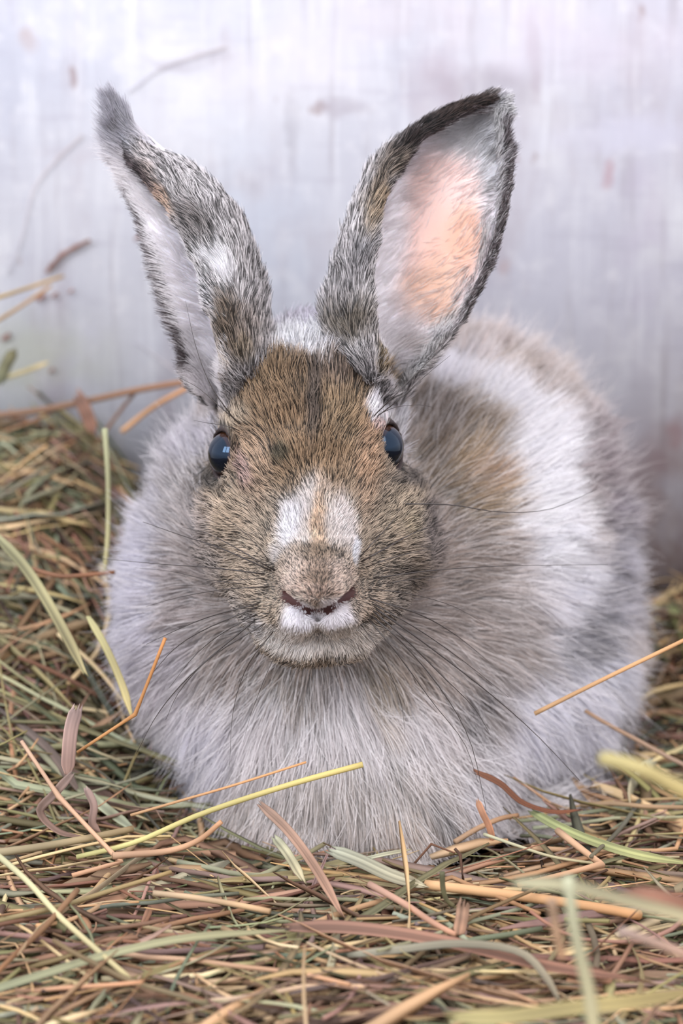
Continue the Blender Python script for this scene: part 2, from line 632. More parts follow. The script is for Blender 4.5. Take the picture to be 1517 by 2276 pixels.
BODYC = [
    # shoulders, chest
    (720, 1515, 330, 85, 0, (144, 127, 114), .6, .85),
    (480, 1430, 130, 140, 0, (146, 130, 122), .6, .75),
    (700, 1660, 370, 115, 0, (216, 209, 211), .4, .9),
    (870, 1560, 40, 80, -.3, (164, 144, 118), .5, .6),
    (620, 1570, 80, 40, .3, (170, 152, 134), .5, .6),
    (800, 1800, 260, 80, 0, (192, 181, 174), .5, .85),
    (430, 1690, 80, 120, 0, (208, 204, 216), .5, .9),
    (290, 1250, 75, 330, .1, (196, 193, 210), .4, .95),
    (350, 1480, 70, 160, 0, (192, 186, 200), .5, .7),
    (400, 1090, 70, 130, .2, (146, 138, 138), .5, .8),
    (400, 960, 70, 60, 0, (176, 170, 180), .5, .9),
    (400, 1300, 70, 130, 0, (148, 133, 129), .5, .8),
    (640, 670, 90, 40, 0, (176, 170, 184), .4, .95),
    # right side
    (1020, 1290, 135, 170, 0, (146, 127, 116), .6, .8),
    (1090, 1430, 150, 120, .6, (170, 156, 150), .6, .7),
    (1030, 980, 110, 160, -.3, (122, 102, 82), .4, .95),
    (1090, 1060, 60, 110, -.2, (166, 137, 104), .5, .9),
    (1110, 1050, 45, 38, 0, (196, 152, 120), .6, .7),
    (978, 900, 62, 52, .4, (100, 86, 77), .4, .95),
    (1090, 760, 120, 80, .5, (178, 160, 154), .45, .9),
    (1030, 740, 40, 50, 0, (150, 134, 126), .5, .6),
    (1160, 800, 50, 26, .6, (176, 152, 130), .6, .6),
    (1010, 815, 60, 38, -.3, (216, 214, 224), .4, .9),
    (1160, 870, 125, 52, .5, (238, 236, 242), .35, 1),
    (1225, 980, 95, 110, .2, (242, 240, 246), .35, 1),
    (1235, 1120, 88, 140, 0, (242, 240, 246), .35, 1),
    (1265, 1270, 82, 120, -.1, (238, 237, 245), .4, 1),
    (1180, 1340, 90, 80, .6, (204, 194, 192), .5, .6),
    (1320, 1420, 90, 150, -.2, (222, 221, 232), .4, .95),
    (1378, 1040, 56, 140, -.25, (128, 113, 118), .5, .95),
    (1392, 1150, 40, 60, 0, (120, 112, 124), .5, .8),
    (1400, 1290, 55, 110, 0, (174, 172, 186), .5, .9),
    (1345, 1340, 35, 70, .3, (140, 138, 148), .6, .6),
    (1330, 1430, 55, 60, .3, (112, 110, 118), .6, .95),
    (1250, 1640, 170, 130, 0, (212, 210, 222), .4, 1),
    (1415, 1620, 40, 75, .3, (104, 98, 100), .5, .95),
    (1385, 1520, 40, 60, 0, (196, 198, 214), .5, .7),
    (1070, 1600, 44, 62, .3, (66, 62, 64), .5, 1),
    (1110, 1610, 40, 50, .5, (150, 138, 132), .5, .7),
    (985, 1840, 26, 44, -.3, (122, 118, 118), .7, .8),
    (1090, 1780, 60, 70, 0, (200, 196, 202), .5, .8),
    (1190, 1770, 60, 24, 0, (112, 106, 110), .5, .95),
    (900, 1868, 60, 26, 0, (206, 186, 172), .5, .9),
]
EARO = [   # backs and folds of the ears
    (510, 720, 42, 80, -.25, (92, 76, 62), .5, .95),
    (560, 720, 34, 50, 0, (150, 136, 128), .5, .7),
    (480, 800, 30, 40, 0, (190, 172, 158), .5, .8),
    (545, 770, 22, 30, 0, (158, 138, 112), .5, .7),
    (472, 556, 30, 72, -.55, (240, 238, 244), .6, 1),
    (440, 640, 16, 60, -.4, (188, 184, 190), .5, .7),
    (425, 480, 34, 60, -.6, (92, 84, 82), .6, .8),
    (335, 420, 20, 70, -.55, (176, 140, 116), .5, .95),
    (300, 350, 40, 60, -.6, (168, 156, 156), .5, .6),
    (250, 270, 34, 70, -.2, (146, 146, 158), .5, .95),
    (268, 355, 22, 62, -.75, (34, 30, 32), .6, 1),
    (770, 700, 52, 55, 0, (92, 82, 70), .5, .9),
    (800, 560, 26, 60, .3, (120, 118, 122), .5, .9),
    (770, 620, 26, 70, .3, (150, 144, 146), .5, .6),
    (840, 440, 24, 60, .4, (150, 126, 98), .6, .9),
    (880, 360, 30, 60, .7, (92, 78, 66), .5, .9),
    (955, 283, 30, 85, 1.0, (26, 20, 19), .5, 1),
    (1055, 230, 26, 85, 1.3, (34, 25, 22), .5, 1),
    (860, 790, 26, 50, -.3, (130, 108, 76), .5, .9),
]
EARI = [   # inside of the ears
    (980, 500, 92, 190, .28, (234, 204, 198), .35, 1),
    (930, 450, 45, 90, .4, (220, 190, 184), .5, .8),
    (1000, 560, 68, 100, .2, (226, 186, 170), .5, .9),
    (1030, 520, 40, 70, .2, (212, 166, 144), .5, .85),
    (960, 640, 60, 70, .2, (206, 168, 146), .5, .8),
    (985, 690, 34, 34, 0, (202, 164, 144), .5, .9),
    (930, 765, 44, 30, .5, (168, 150, 140), .5, .6),
    (1020, 280, 80, 55, .9, (206, 208, 214), .5, .9),
    (1085, 330, 26, 110, 0, (182, 184, 190), .5, .8),
    (250, 260, 45, 90, 0, (158, 156, 168), .4, 1),
    (850, 600, 44, 220, .12, (238, 234, 240), .5, 1),
]


def paint(px, base, blobs, P, amp=14.0):
    q = px + np.stack([vnoise(P, 0.006, 11), vnoise(P, 0.006, 47)], -1) * amp \
        + np.stack([vnoise(P, 0.018, 5), vnoise(P, 0.018, 27)], -1) * amp
    c = np.tile(np.asarray(base, float), (len(px), 1))
    for (cx, cy, rx, ry, rot, colr, soft, amt) in blobs:
        dx, dy = q[:, 0] - cx, q[:, 1] - cy
        cr, sr = math.cos(rot), math.sin(rot)
        u = (dx * cr + dy * sr) / rx
        v = (-dx * sr + dy * cr) / ry
        r = np.sqrt(u * u + v * v)
        w = (1 - sstep(1 - soft, 1 + soft, r)) * amt
        c += (np.asarray(colr, float) - c) * w[:, None]
    return c


def headw(P):
    return sstep(-0.004, 0.008, f_body(P) - f_head(P))


def coat(Ptip, hw):
    px = proj(Ptip)
    ch = paint(px, BASEH, HEADC, Ptip, 7)
    cb = paint(px, BASEB, BODYC, Ptip, 16)
    return cb + (ch - cb) * hw[:, None]


# ------------------------------------------------------------------ ears
def catmull(P, n):
    P = np.asarray(P, float)
    Q = np.concatenate([[2 * P[0] - P[1]], P, [2 * P[-1] - P[-2]]])
    u = np.linspace(0, len(P) - 1, n)
    i = np.minimum(u.astype(int), len(P) - 2)
    f = (u - i)
    sh = (len(u),) + (1,) * (P.ndim - 1)
    f = f.reshape(sh)
    p0, p1, p2, p3 = Q[i], Q[i + 1], Q[i + 2], Q[i + 3]
    return 0.5 * (2 * p1 + (p2 - p0) * f + (2 * p0 - 5 * p1 + 4 * p2 - p3) * f ** 2 + (3 * p1 - p0 - 3 * p2 + p3) * f ** 3)


# each row runs front rim -> fold -> back -> far rim; points are (px, py, Y)
EAR_R = [
    [(860, 905, .014), (840, 900, .010), (815, 892, .016), (812, 890, .030), (845, 892, .042), (880, 892, .038), (885, 903, .024)],
    [(852, 835, .002), (815, 830, -.002), (775, 825, .010), (785, 825, .032), (845, 830, .044), (898, 835, .038), (922, 832, .018)],
    [(842, 780, .000), (800, 775, -.004), (745, 770, .012), (770, 765, .036), (860, 770, .046), (940, 780, .036), (975, 775, .014)],
    [(826, 700, .002), (785, 700, -.001), (722, 695, .018), (765, 690, .044), (880, 695, .052), (990, 705, .040), (1030, 700, .016)],
    [(826, 600, .006), (790, 595, .004), (746, 590, .022), (790, 590, .048), (910, 590, .056), (1040, 590, .044), (1085, 590, .020)],
    [(838, 490, .012), (815, 480, .010), (786, 470, .026), (830, 470, .050), (940, 470, .057), (1070, 475, .046), (1118, 480, .024)],
    [(872, 395, .018), (850, 385, .017), (826, 378, .030), (870, 375, .050), (975, 375, .056), (1085, 380, .046), (1130, 385, .028)],
    [(930, 318, .024), (912, 312, .024), (895, 306, .034), (935, 303, .049), (1015, 302, .054), (1090, 305, .046), (1127, 312, .034)],
    [(1015, 262, .030), (1003, 256, .031), (990, 250, .037), (1020, 250, .047), (1060, 250, .050), (1095, 252, .045), (1118, 262, .038)],
    [(1090, 226, .038), (1086, 222, .038), (1082, 219, .040), (1090, 220, .044), (1100, 222, .045), (1108, 224, .043), (1112, 230, .041)],
]
EAR_L = [
    [(515, 915, .014), (535, 905, .010), (560, 898, .016), (560, 892, .030), (525, 897, .042), (485, 903, .038), (474, 912, .026)],
    [(502, 858, .004), (538, 845, -.002), (580, 830, .008), (588, 825, .030), (530, 830, .042), (462, 845, .033), (432, 852, .018)],
    [(492, 800, .000), (530, 785, -.006), (585, 770, .008), (595, 765, .034), (530, 765, .044), (450, 780, .034), (415, 800, .018)],
    [(470, 700, .002), (520, 690, -.004), (575, 680, .012), (580, 670, .036), (510, 670, .046), (415, 680, .036), (380, 690, .020)],
    [(440, 600, .006), (500, 585, .000), (553, 575, .014), (556, 565, .036), (480, 565, .045), (385, 575, .036), (350, 585, .022)],
    [(402, 510, .010), (465, 495, .004), (518, 485, .018), (520, 475, .036), (440, 480, .043), (350, 490, .036), (322, 495, .026)],
    [(355, 440, .016), (415, 425, .012), (462, 418, .022), (462, 410, .036), (390, 415, .041), (315, 425, .036), (298, 430, .029)],
    [(305, 378, .022), (350, 365, .020), (390, 360, .027), (388, 352, .036), (335, 358, .039), (280, 368, .036), (268, 374, .031)],
    [(262, 318, .030), (285, 310, .029), (308, 305, .032), (305, 300, .036), (275, 302, .038), (246, 310, .036), (240, 316, .033)],
    [(246, 232, .036), (250, 230, .036), (255, 230, .037), (254, 229, .038), (250, 228, .0385), (246, 229, .038), (244, 232, .037)],
]


def ear_grid(rows, nu=49, nv=73):
    if rows is EAR_L:
        rows = [[(p[0], p[1], p[2] - (0.007 if 3 <= k_ <= 5 and p[2] > .034 else 0) + (0.007 if k_ == 6 and 400 < p[1] < 850 else 0)) for k_, p in enumerate(r)] for r in rows]
    G = np.array([[pt(p[0], p[1], p[2] if p[2] < r[0][2] + 0.008 else r[0][2] + 0.008 + (p[2] - r[0][2] - 0.008) * 0.62) for p in r] for r in rows])
    G = catmull(G, nv)
    G = catmull(np.swapaxes(G, 0, 1), nu)
    return np.swapaxes(G, 0, 1)                   # nv x nu x 3


def ear_shell(rows, s):
    G = ear_grid(rows)
    du = np.gradient(G, axis=1)
    dv = np.gradient(G, axis=0)
    n = norm(np.cross(du, dv)) * s                # towards the outside of the cup
    nv, nu = G.shape[:2]
    edge = np.minimum(1, np.minimum(np.arange(nu), nu - 1 - np.arange(nu)) / 4.0)
    th = 0.0010 * (0.25 + 0.75 * edge)[None, :, None]
    O = G + n * th
    I = G - n * th
    return G, n, dv, O, I


def ear_mesh(O, I):
    nv, nu = O.shape[:2]
    V = np.concatenate([O.reshape(-1, 3), I.reshape(-1, 3)])
    k = np.arange(nv * nu).reshape(nv, nu)
    o = np.stack([k[:-1, :-1], k[:-1, 1:], k[1:, 1:], k[1:, :-1]], -1).reshape(-1, 4)
    i = o[:, ::-1] + nv * nu
    e = []
    for c in (0, nu - 1):
        a = np.stack([k[:-1, c], k[1:, c], k[1:, c] + nv * nu, k[:-1, c] + nv * nu], -1)
        e.append(a if c == 0 else a[:, ::-1])
    a = np.stack([k[-1, :-1], k[-1, 1:], k[-1, 1:] + nv * nu, k[-1, :-1] + nv * nu], -1)
    e.append(a[:, ::-1])
    a = np.stack([k[0, :-1], k[0, 1:], k[0, 1:] + nv * nu, k[0, :-1] + nv * nu], -1)
    e.append(a)
    return V, np.concatenate([o, i] + e)


ears = []
for rows, s in ((EAR_R, 1), (EAR_L, 1)):
    G, n, dv, O, I = ear_shell(rows, s)
    # orient: outside normal points away from the cup's axis
    c = G.mean(axis=1, keepdims=True)
    if ((G - c) * n).sum() < 0:
        n = -n
        O, I = I, O
    ears.append((G, n, dv, O, I))


def ear_color(P, inner, u):
    px = proj(P)
    if inner:
        c = paint(px, (222, 218, 226), EARI, P, 8)
    else:
        c = paint(px, (178, 172, 174), EARO, P, 10)
    return c


# body mesh = trunk, head and both ears in one surface object
bhw = headw(BV)
bc = coat(BV + BN * 0.001, bhw) * 0.78
inner_slit = np.min([cap(BV, a, b_, r0_, r1_) for (a, b_), (r0_, r1_) in zip(SLITS[:4], ((.0001, .0005), (.0005, .0013), (.0001, .0005), (.0005, .0013)))], axis=0)
bc += (np.array((74, 46, 44.)) - bc) * (1 - sstep(0.0019, 0.0027, inner_slit))[:, None]
for c, ax in eyes:
    q = BV - c
    r = np.linalg.norm(q, axis=1)
    w = (1 - sstep(RE + .0012, RE + .0034, r)) * sstep(0.0005, 0.003, q @ ax)
    bc += (np.array((44, 34, 34.)) - bc) * w[:, None]
VV, FF, CC = [BV], [BF], [lin(bc)]
off = len(BV)
for (G, n, dv, O, I) in ears:
    V, F = ear_mesh(O, I)
    nvu = O.shape[0] * O.shape[1]
    co = ear_color(V[:nvu], False, None) * 0.8
    ci_ = ear_color(V[nvu:], True, None)
    VV.append(V)
    FF.append(F + off)
    CC.append(lin(np.concatenate([co, ci_])))
    off += len(V)
root = bpy.data.objects.new('rabbit', None)
COL.objects.link(root)
root.location = (0.03, 0.10, 0.0)
tag(root, 'brown and white long-haired rabbit with upright ears sitting in hay against the white wall', 'rabbit')
bpy.context.view_layer.update()
RINV = Matrix.Translation(-root.location)


def rpart(o):
    o.parent = root
    o.matrix_parent_inverse = RINV
    return o


skin = attr_mat('rabbit_skin', rough=0.55, spec=0.3, bump=0.3, bscale=1500)
skb = skin.node_tree.nodes['Principled BSDF']
skb.inputs['Subsurface Weight'].default_value = 0.15
skb.inputs['Subsurface Radius'].default_value = (0.004, 0.0015, 0.001)
skb.inputs['Subsurface Scale'].default_value = 1.0
body = rpart(mesh_obj('body', np.concatenate(VV), np.concatenate(FF), skin, col=np.concatenate(CC)))


# ------------------------------------------------------------------ eyes
def eye_material():
    m, t, b = mat('eye')
    N, L = t.nodes.new, t.links.new
    tcx = N('ShaderNodeTexCoord')
    s = N('ShaderNodeSeparateXYZ')
    L(tcx.outputs['Object'], s.inputs[0])
    r = N('ShaderNodeValToRGB')
    mr = N('ShaderNodeMapRange')
    mr.inputs['From Min'].default_value = 0.0
    mr.inputs['From Max'].default_value = RE
    L(s.outputs['Z'], mr.inputs['Value'])
    L(mr.outputs[0], r.inputs[0])
    cr = r.color_ramp
    cr.elements[0].position = 0.30
    cr.elements[0].color = (0.25, 0.22, 0.22, 1)
    cr.elements[1].position = 0.40
    cr.elements[1].color = (0.012, 0.007, 0.005, 1)
    for p, cc in ((0.46, (0.030, 0.012, 0.006, 1)), (0.66, (0.035, 0.014, 0.006, 1)), (0.72, (0.003, 0.004, 0.008, 1))):
        e = cr.elements.new(p)
        e.color = cc
    L(r.outputs[0], b.inputs['Base Color'])
    b.inputs['Roughness'].default_value = 0.05
    b.inputs['IOR'].default_value = 1.45
    b.inputs['Specular Tint'].default_value = (0.42, 0.66, 1.0, 1)  # blue of the reflected sky is put in by this tint
    b.inputs['Specular IOR Level'].default_value = 0.7
    return m


em = eye_material()
for c, ax in eyes:
    nu, nv = 40, 24
    V, F = [(0, 0, RE * 1.04)], []
    for j in range(1, nv):
        th = math.pi * j / nv
        rr = RE * (1 + 0.04 * max(0, math.cos(th)) ** 3)
        for i in range(nu):
            ph = 2 * math.pi * i / nu
            V.append((rr * math.sin(th) * math.cos(ph), rr * math.sin(th) * math.sin(ph), rr * math.cos(th)))
    V.append((0, 0, -RE))
    for i in range(nu):
        F.append((0, 1 + i, 1 + (i + 1) % nu, 0))
    quads = []
    for j in range(nv - 2):
        for i in range(nu):
            a = 1 + j * nu + i
            b_ = 1 + j * nu + (i + 1) % nu
            quads.append((a, a + nu, b_ + nu, b_))
    me = bpy.data.meshes.new('eye')
    last = len(V) - 1
    tris = [(0, 1 + i, 1 + (i + 1) % nu) for i in range(nu)] + \
           [(last, 1 + (nv - 2) * nu + (i + 1) % nu, 1 + (nv - 2) * nu + i) for i in range(nu)]
    me.from_pydata([Vector(v) * 0.985 for v in V], [], tris + quads)
    me.polygons.foreach_set('use_smooth', [True] * len(me.polygons))
    me.materials.append(em)
    o = bpy.data.objects.new('eye', me)
    COL.objects.link(o)
    q = Vector(ax).to_track_quat('Z', 'Y')
    o.rotation_euler = q.to_euler()
    o.location = c
    rpart(o)
    o['label'] = 'glossy dark brown eye with a blue tint put into its reflection'


# ------------------------------------------------------------------ fur
def hair_object(name, pts, rad, colr, material, parent_fn=rpart):
    """pts: N x K x 3"""
    N, K = pts.shape[:2]
    hc = bpy.data.hair_curves.new(name)
    hc.add_curves([K] * N)
    hc.attributes['position'].data.foreach_set('vector', pts.astype(np.float32).ravel())
    ra = hc.attributes.get('radius') or hc.attributes.new('radius', 'FLOAT', 'POINT')
    ra.data.foreach_set('value', rad.astype(np.float32).ravel())
    ca = hc.attributes.new('col', 'FLOAT_COLOR', 'POINT')
    c4 = np.concatenate([colr, np.ones(colr.shape[:2] + (1,))], -1).astype(np.float32)
    ca.data.foreach_set('color', c4.ravel())
    hc.materials.append(material)
    o = bpy.data.objects.new(name, hc)
    COL.objects.link(o)
    tag(o, kind='stuff')
    return parent_fn(o)


def fur_material():
    m, t, b = mat('fur')
    a = t.nodes.new('ShaderNodeAttribute')
    a.attribute_name = 'col'
    t.links.new(a.outputs['Color'], b.inputs['Base Color'])
    b.inputs['Roughness'].default_value = 0.45
    b.inputs['Specular IOR Level'].default_value = 0.25
    tr = t.nodes.new('ShaderNodeBsdfTranslucent')
    t.links.new(a.outputs['Color'], tr.inputs['Color'])
    mx = t.nodes.new('ShaderNodeMixShader')
    mx.inputs[0].default_value = 0.36
    t.links.new(b.outputs[0], mx.inputs[1])
    t.links.new(tr.outputs[0], mx.inputs[2])
    t.links.new(mx.outputs[0], t.nodes['Material Output'].inputs[0])
    return m


furm = fur_material()


def sample_mesh(V, F, N, dens):
    """area-weighted samples, times a density factor given per vertex"""
    T = np.concatenate([F[:, :3], F[:, [0, 2, 3]]])
    A = 0.5 * np.linalg.norm(np.cross(V[T[:, 1]] - V[T[:, 0]], V[T[:, 2]] - V[T[:, 0]]), axis=1)
    A = A * dens[T].mean(1)
    cs = np.cumsum(A)
    k = np.searchsorted(cs, rng.random(N) * cs[-1])
    k = np.minimum(k, len(T) - 1)
    r1 = np.sqrt(rng.random(N))
    r2 = rng.random(N)
    w = np.stack([1 - r1, r1 * (1 - r2), r1 * r2], -1)
    return (V[T[k]] * w[..., None]).sum(1)


def strands(Rt, Nrm, flow, length, lift, K=6, clump=0.5, per=22, sag=0.0, bend=None, spread=0.25):
    """grow strands: flow is the tangent comb direction, lift the share of normal"""
    N = len(Rt)
    fl = flow - Nrm * (flow * Nrm).sum(1, keepdims=True)
    fl = norm(fl)
    jit = rng.normal(0, spread, (N, 3))
    wis = np.stack([vnoise(Rt, 0.006, 3), vnoise(Rt, 0.006, 13), vnoise(Rt, 0.006, 23)], -1) * 0.55
    d0 = norm(fl + Nrm * lift[:, None] + jit * 0.6 + wis * 0.5)
    d1 = norm(fl + Nrm * lift[:, None] * 0.35 + jit + wis)
    s = np.linspace(0, 1, K)
    P = np.empty((N, K, 3))
    P[:, 0] = Rt
    for k in range(1, K):
        f = (k - 0.5) / (K - 1)
        d = norm(d0 * (1 - f) + d1 * f + np.array([0, 0, -1.0]) * (sag * f)[:, None] if np.ndim(sag) else d0 * (1 - f) + d1 * f)
        P[:, k] = P[:, k - 1] + d * (length / (K - 1))[:, None]
    if clump > 0:
        M = max(1, N // per)
        ids = rng.choice(N, M, replace=False)
        kd = KDTree(M)
        for i, q in enumerate(Rt[ids]):
            kd.insert(q, i)
        kd.balance()
        own = np.array([kd.find(q)[1] for q in Rt])
        c = P[ids[own]]
        lc = length[ids[own]]
        amt = clump * rng.uniform(0.4, 1.0, N)
        w = (s ** 1.3)[None, :, None] * amt[:, None, None]
        P = P + (c - P) * w
        cid = ids[own]
    else:
        cid = np.arange(N)
    # keep every point outside the skin
    return P, cid


def radii(N, K, r0, tip=0.25):
    s = np.linspace(0, 1, K)
    prof = np.where(s < 0.4, 1.0, 1.0 - (s - 0.4) / 0.6 * (1 - tip))
    return r0[:, None] * prof[None, :]


def hair_colors(ctip, K, agouti, root_dark=0.7, gam=0.74, sat=0.9, dfrac=0.30, dk=0.52, lt=0.13):
    """ctip sRGB 0..255 (N,3); agouti 0..1 strength of dark and light banding"""
    N = len(ctip)
    s = np.linspace(0, 1, K)
    r = rng.random(N)
    dark = r < dfrac
    mul = np.where(dark, 1 - dk * agouti, 1 + lt * agouti) * rng.normal(1, 0.05, N)
    c = ctip[:, None, :] * mul[:, None, None]
    grey = ctip.mean(1, keepdims=True)
    rootc = (ctip * 0.5 + grey * 0.5)[:, None, :] * (1 - (1 - root_dark) * agouti[:, None, None])
    w = sstep(0.15, 0.6, s)[None, :, None]
    c = rootc * (1 - w) + c * w
    # dark ticking just before a pale tip
    tick = (rng.random(N) < 0.35)[:, None, None] * (np.exp(-((s - 0.85) / 0.12) ** 2))[None, :, None]
    c = c * (1 - 0.45 * tick * agouti[:, None, None])
    c = np.clip(c, 8, 250)
    g_ = c.mean(-1, keepdims=True)
    c = np.clip(g_ + (c - g_) * sat, 1, 252)
    return lin(255 * (c / 255) ** gam) * 0.95


def agouti_of(c):
    v = c.mean(1)
    return 1 - sstep(165, 225, v) * 0.85


hw_v = bhw
facepos = np.linalg.norm(BV - NOSE, axis=1)
eyed = np.min([np.where((BV - c) @ ax > 0.0005, np.linalg.norm(BV - c, axis=1), 1) for c, ax in eyes], axis=0)
bare = (eyed < RE + 0.0022) | (inner_slit < 0.0019)
back = sstep(0.2, 0.6, BN[:, 1])                       # faces the wall
low = BN[:, 2] < -0.75
densH = hw_v * (1 + 0.7 * (1 - sstep(.03, .07, facepos))) * (1 - 0.7 * back) * ~bare
densB = (1 - hw_v) * (1 - 0.72 * back) * (1 - 0.8 * low)
HC = pt(700, 1180, 0.02)
CHIN = pt(705, 1330, 0.02)


def grow_head(N):
    R = sample_mesh(BV, BF, N, densH)
    n = grad(R)
    dn = np.linalg.norm(R - NOSE, axis=1)
    L = 0.0022 + 0.0050 * sstep(0.012, 0.065, dn) + 0.007 * sstep(0.065, 0.10, dn)
    # long ruff at the back of the cheeks
    pr = proj(R)
    side = sstep(170, 290, np.abs(pr[:, 0] - 700)) * sstep(950, 1100, pr[:, 1])
    L += 0.006 * side
    near_eye = np.min([np.linalg.norm(R - c, axis=1) for c, ax in eyes], axis=0)
    L *= 0.45 + 0.55 * sstep(RE + .002, RE + .010, near_eye)
    lipz = sstep(1320, 1345, pr[:, 1]) * (1 - sstep(70, 100, np.abs(pr[:, 0] - 706)))
    sl = np.min([cap(R, a, b_, 0, 0) for a, b_ in SLITS], axis=0)
    L *= 0.28 + 0.72 * sstep(0.0015, 0.0055, sl)
    L *= rng.uniform(0.75, 1.2, N)
    flow = norm(R - NOSE + np.array([0, 0.0, 0.004]))
    lipflow = norm(np.stack([(R[:, 0] - NOSE[0]) * 0.5, np.zeros(N), -np.ones(N) * 0.01], -1))
    flow = norm(flow * (1 - lipz[:, None]) + lipflow * lipz[:, None])
    # push the comb direction away from the eyes
    for c, ax in eyes:
        q = R - c
        q -= (q @ ax)[:, None] * ax
        r = np.linalg.norm(q, axis=1)
        w = (1 - sstep(RE, RE + 0.008, r)) * 1.2
        flow = norm(flow + norm(q) * w[:, None])
    lift = 0.35 + 0.15 * rng.random(N)
    P, cid = strands(R, n, flow, L, lift, K=5, clump=0.35, per=9, spread=0.16)
    hw = np.ones(N)
    c = coat(P[:, 3], hw)
    mott = vnoise(P[:, 3], 0.0035, 70) * 0.10 + vnoise(P[:, 3], 0.012, 90) * 0.08
    ag = np.maximum(agouti_of(c), 0.42 * (1 - lipz))
    c = c * (1 + (mott * ag))[:, None]
    r0 = (0.00011 + 0.00004 * sstep(0.01, 0.07, dn)) * rng.uniform(0.7, 1.2, N)
    hair_object('head_fur', P, radii(N, 5, r0), hair_colors(c, 5, ag * 1.1, 0.60, 0.80, 0.92, 0.30, 0.64, 0.22), furm)


def grow_body(N, name, scale, rscale, clump, per, liftv, seedtint=0.0):
    R = sample_mesh(BV, BF, N, densB)
    n = grad(R)
    pr = proj(R)
    L = np.full(N, 0.0215)
    L *= 1 - 0.45 * sstep(1780, 1850, pr[:, 1])
    dh = f_head(R)
    L *= 0.6 + 0.4 * sstep(0.0, 0.03, dh)
    L *= rng.uniform(0.7, 1.25, N) * scale
    flow = norm(R - CHIN)
    down = sstep(1350, 1600, pr[:, 1])
    flow = norm(flow + np.array([0, 0, -1.0]) * (0.75 * down)[:, None])
    lift = (liftv + 0.25 * rng.random(N)) * (1 - 0.35 * down)
    sag = 0.25 + 0.5 * down
    P, cid = strands(R, n, flow, L, lift, K=7, clump=clump, per=per, sag=sag, spread=0.17)
    z = P[..., 2]
    P[..., 2] = np.where(z < 0.0015, 0.0015 + (z - 0.0015) * 0.1, z)
    c = coat(P[:, 4], np.zeros(N))
    cm = (rng.random(len(R)) - 0.5)[cid]
    mott = vnoise(P[:, 4], 0.007, 33) * 0.07 + cm * 0.24
    ag = agouti_of(c)
    c = c * (1 + mott * (0.35 + 0.65 * ag))[:, None]
    wht = (rng.random(N) < 0.20)
    c[wht] = c[wht] * 0.45 + np.array((240, 236, 240)) * 0.55
    r0 = 0.000135 * rscale * rng.uniform(0.6, 1.2, N)
    hair_object(name, P, radii(N, 7, r0, 0.15), hair_colors(c, 7, ag * 0.55, 0.80, 0.63, 0.98, 0.30, 0.58, 0.16), furm)


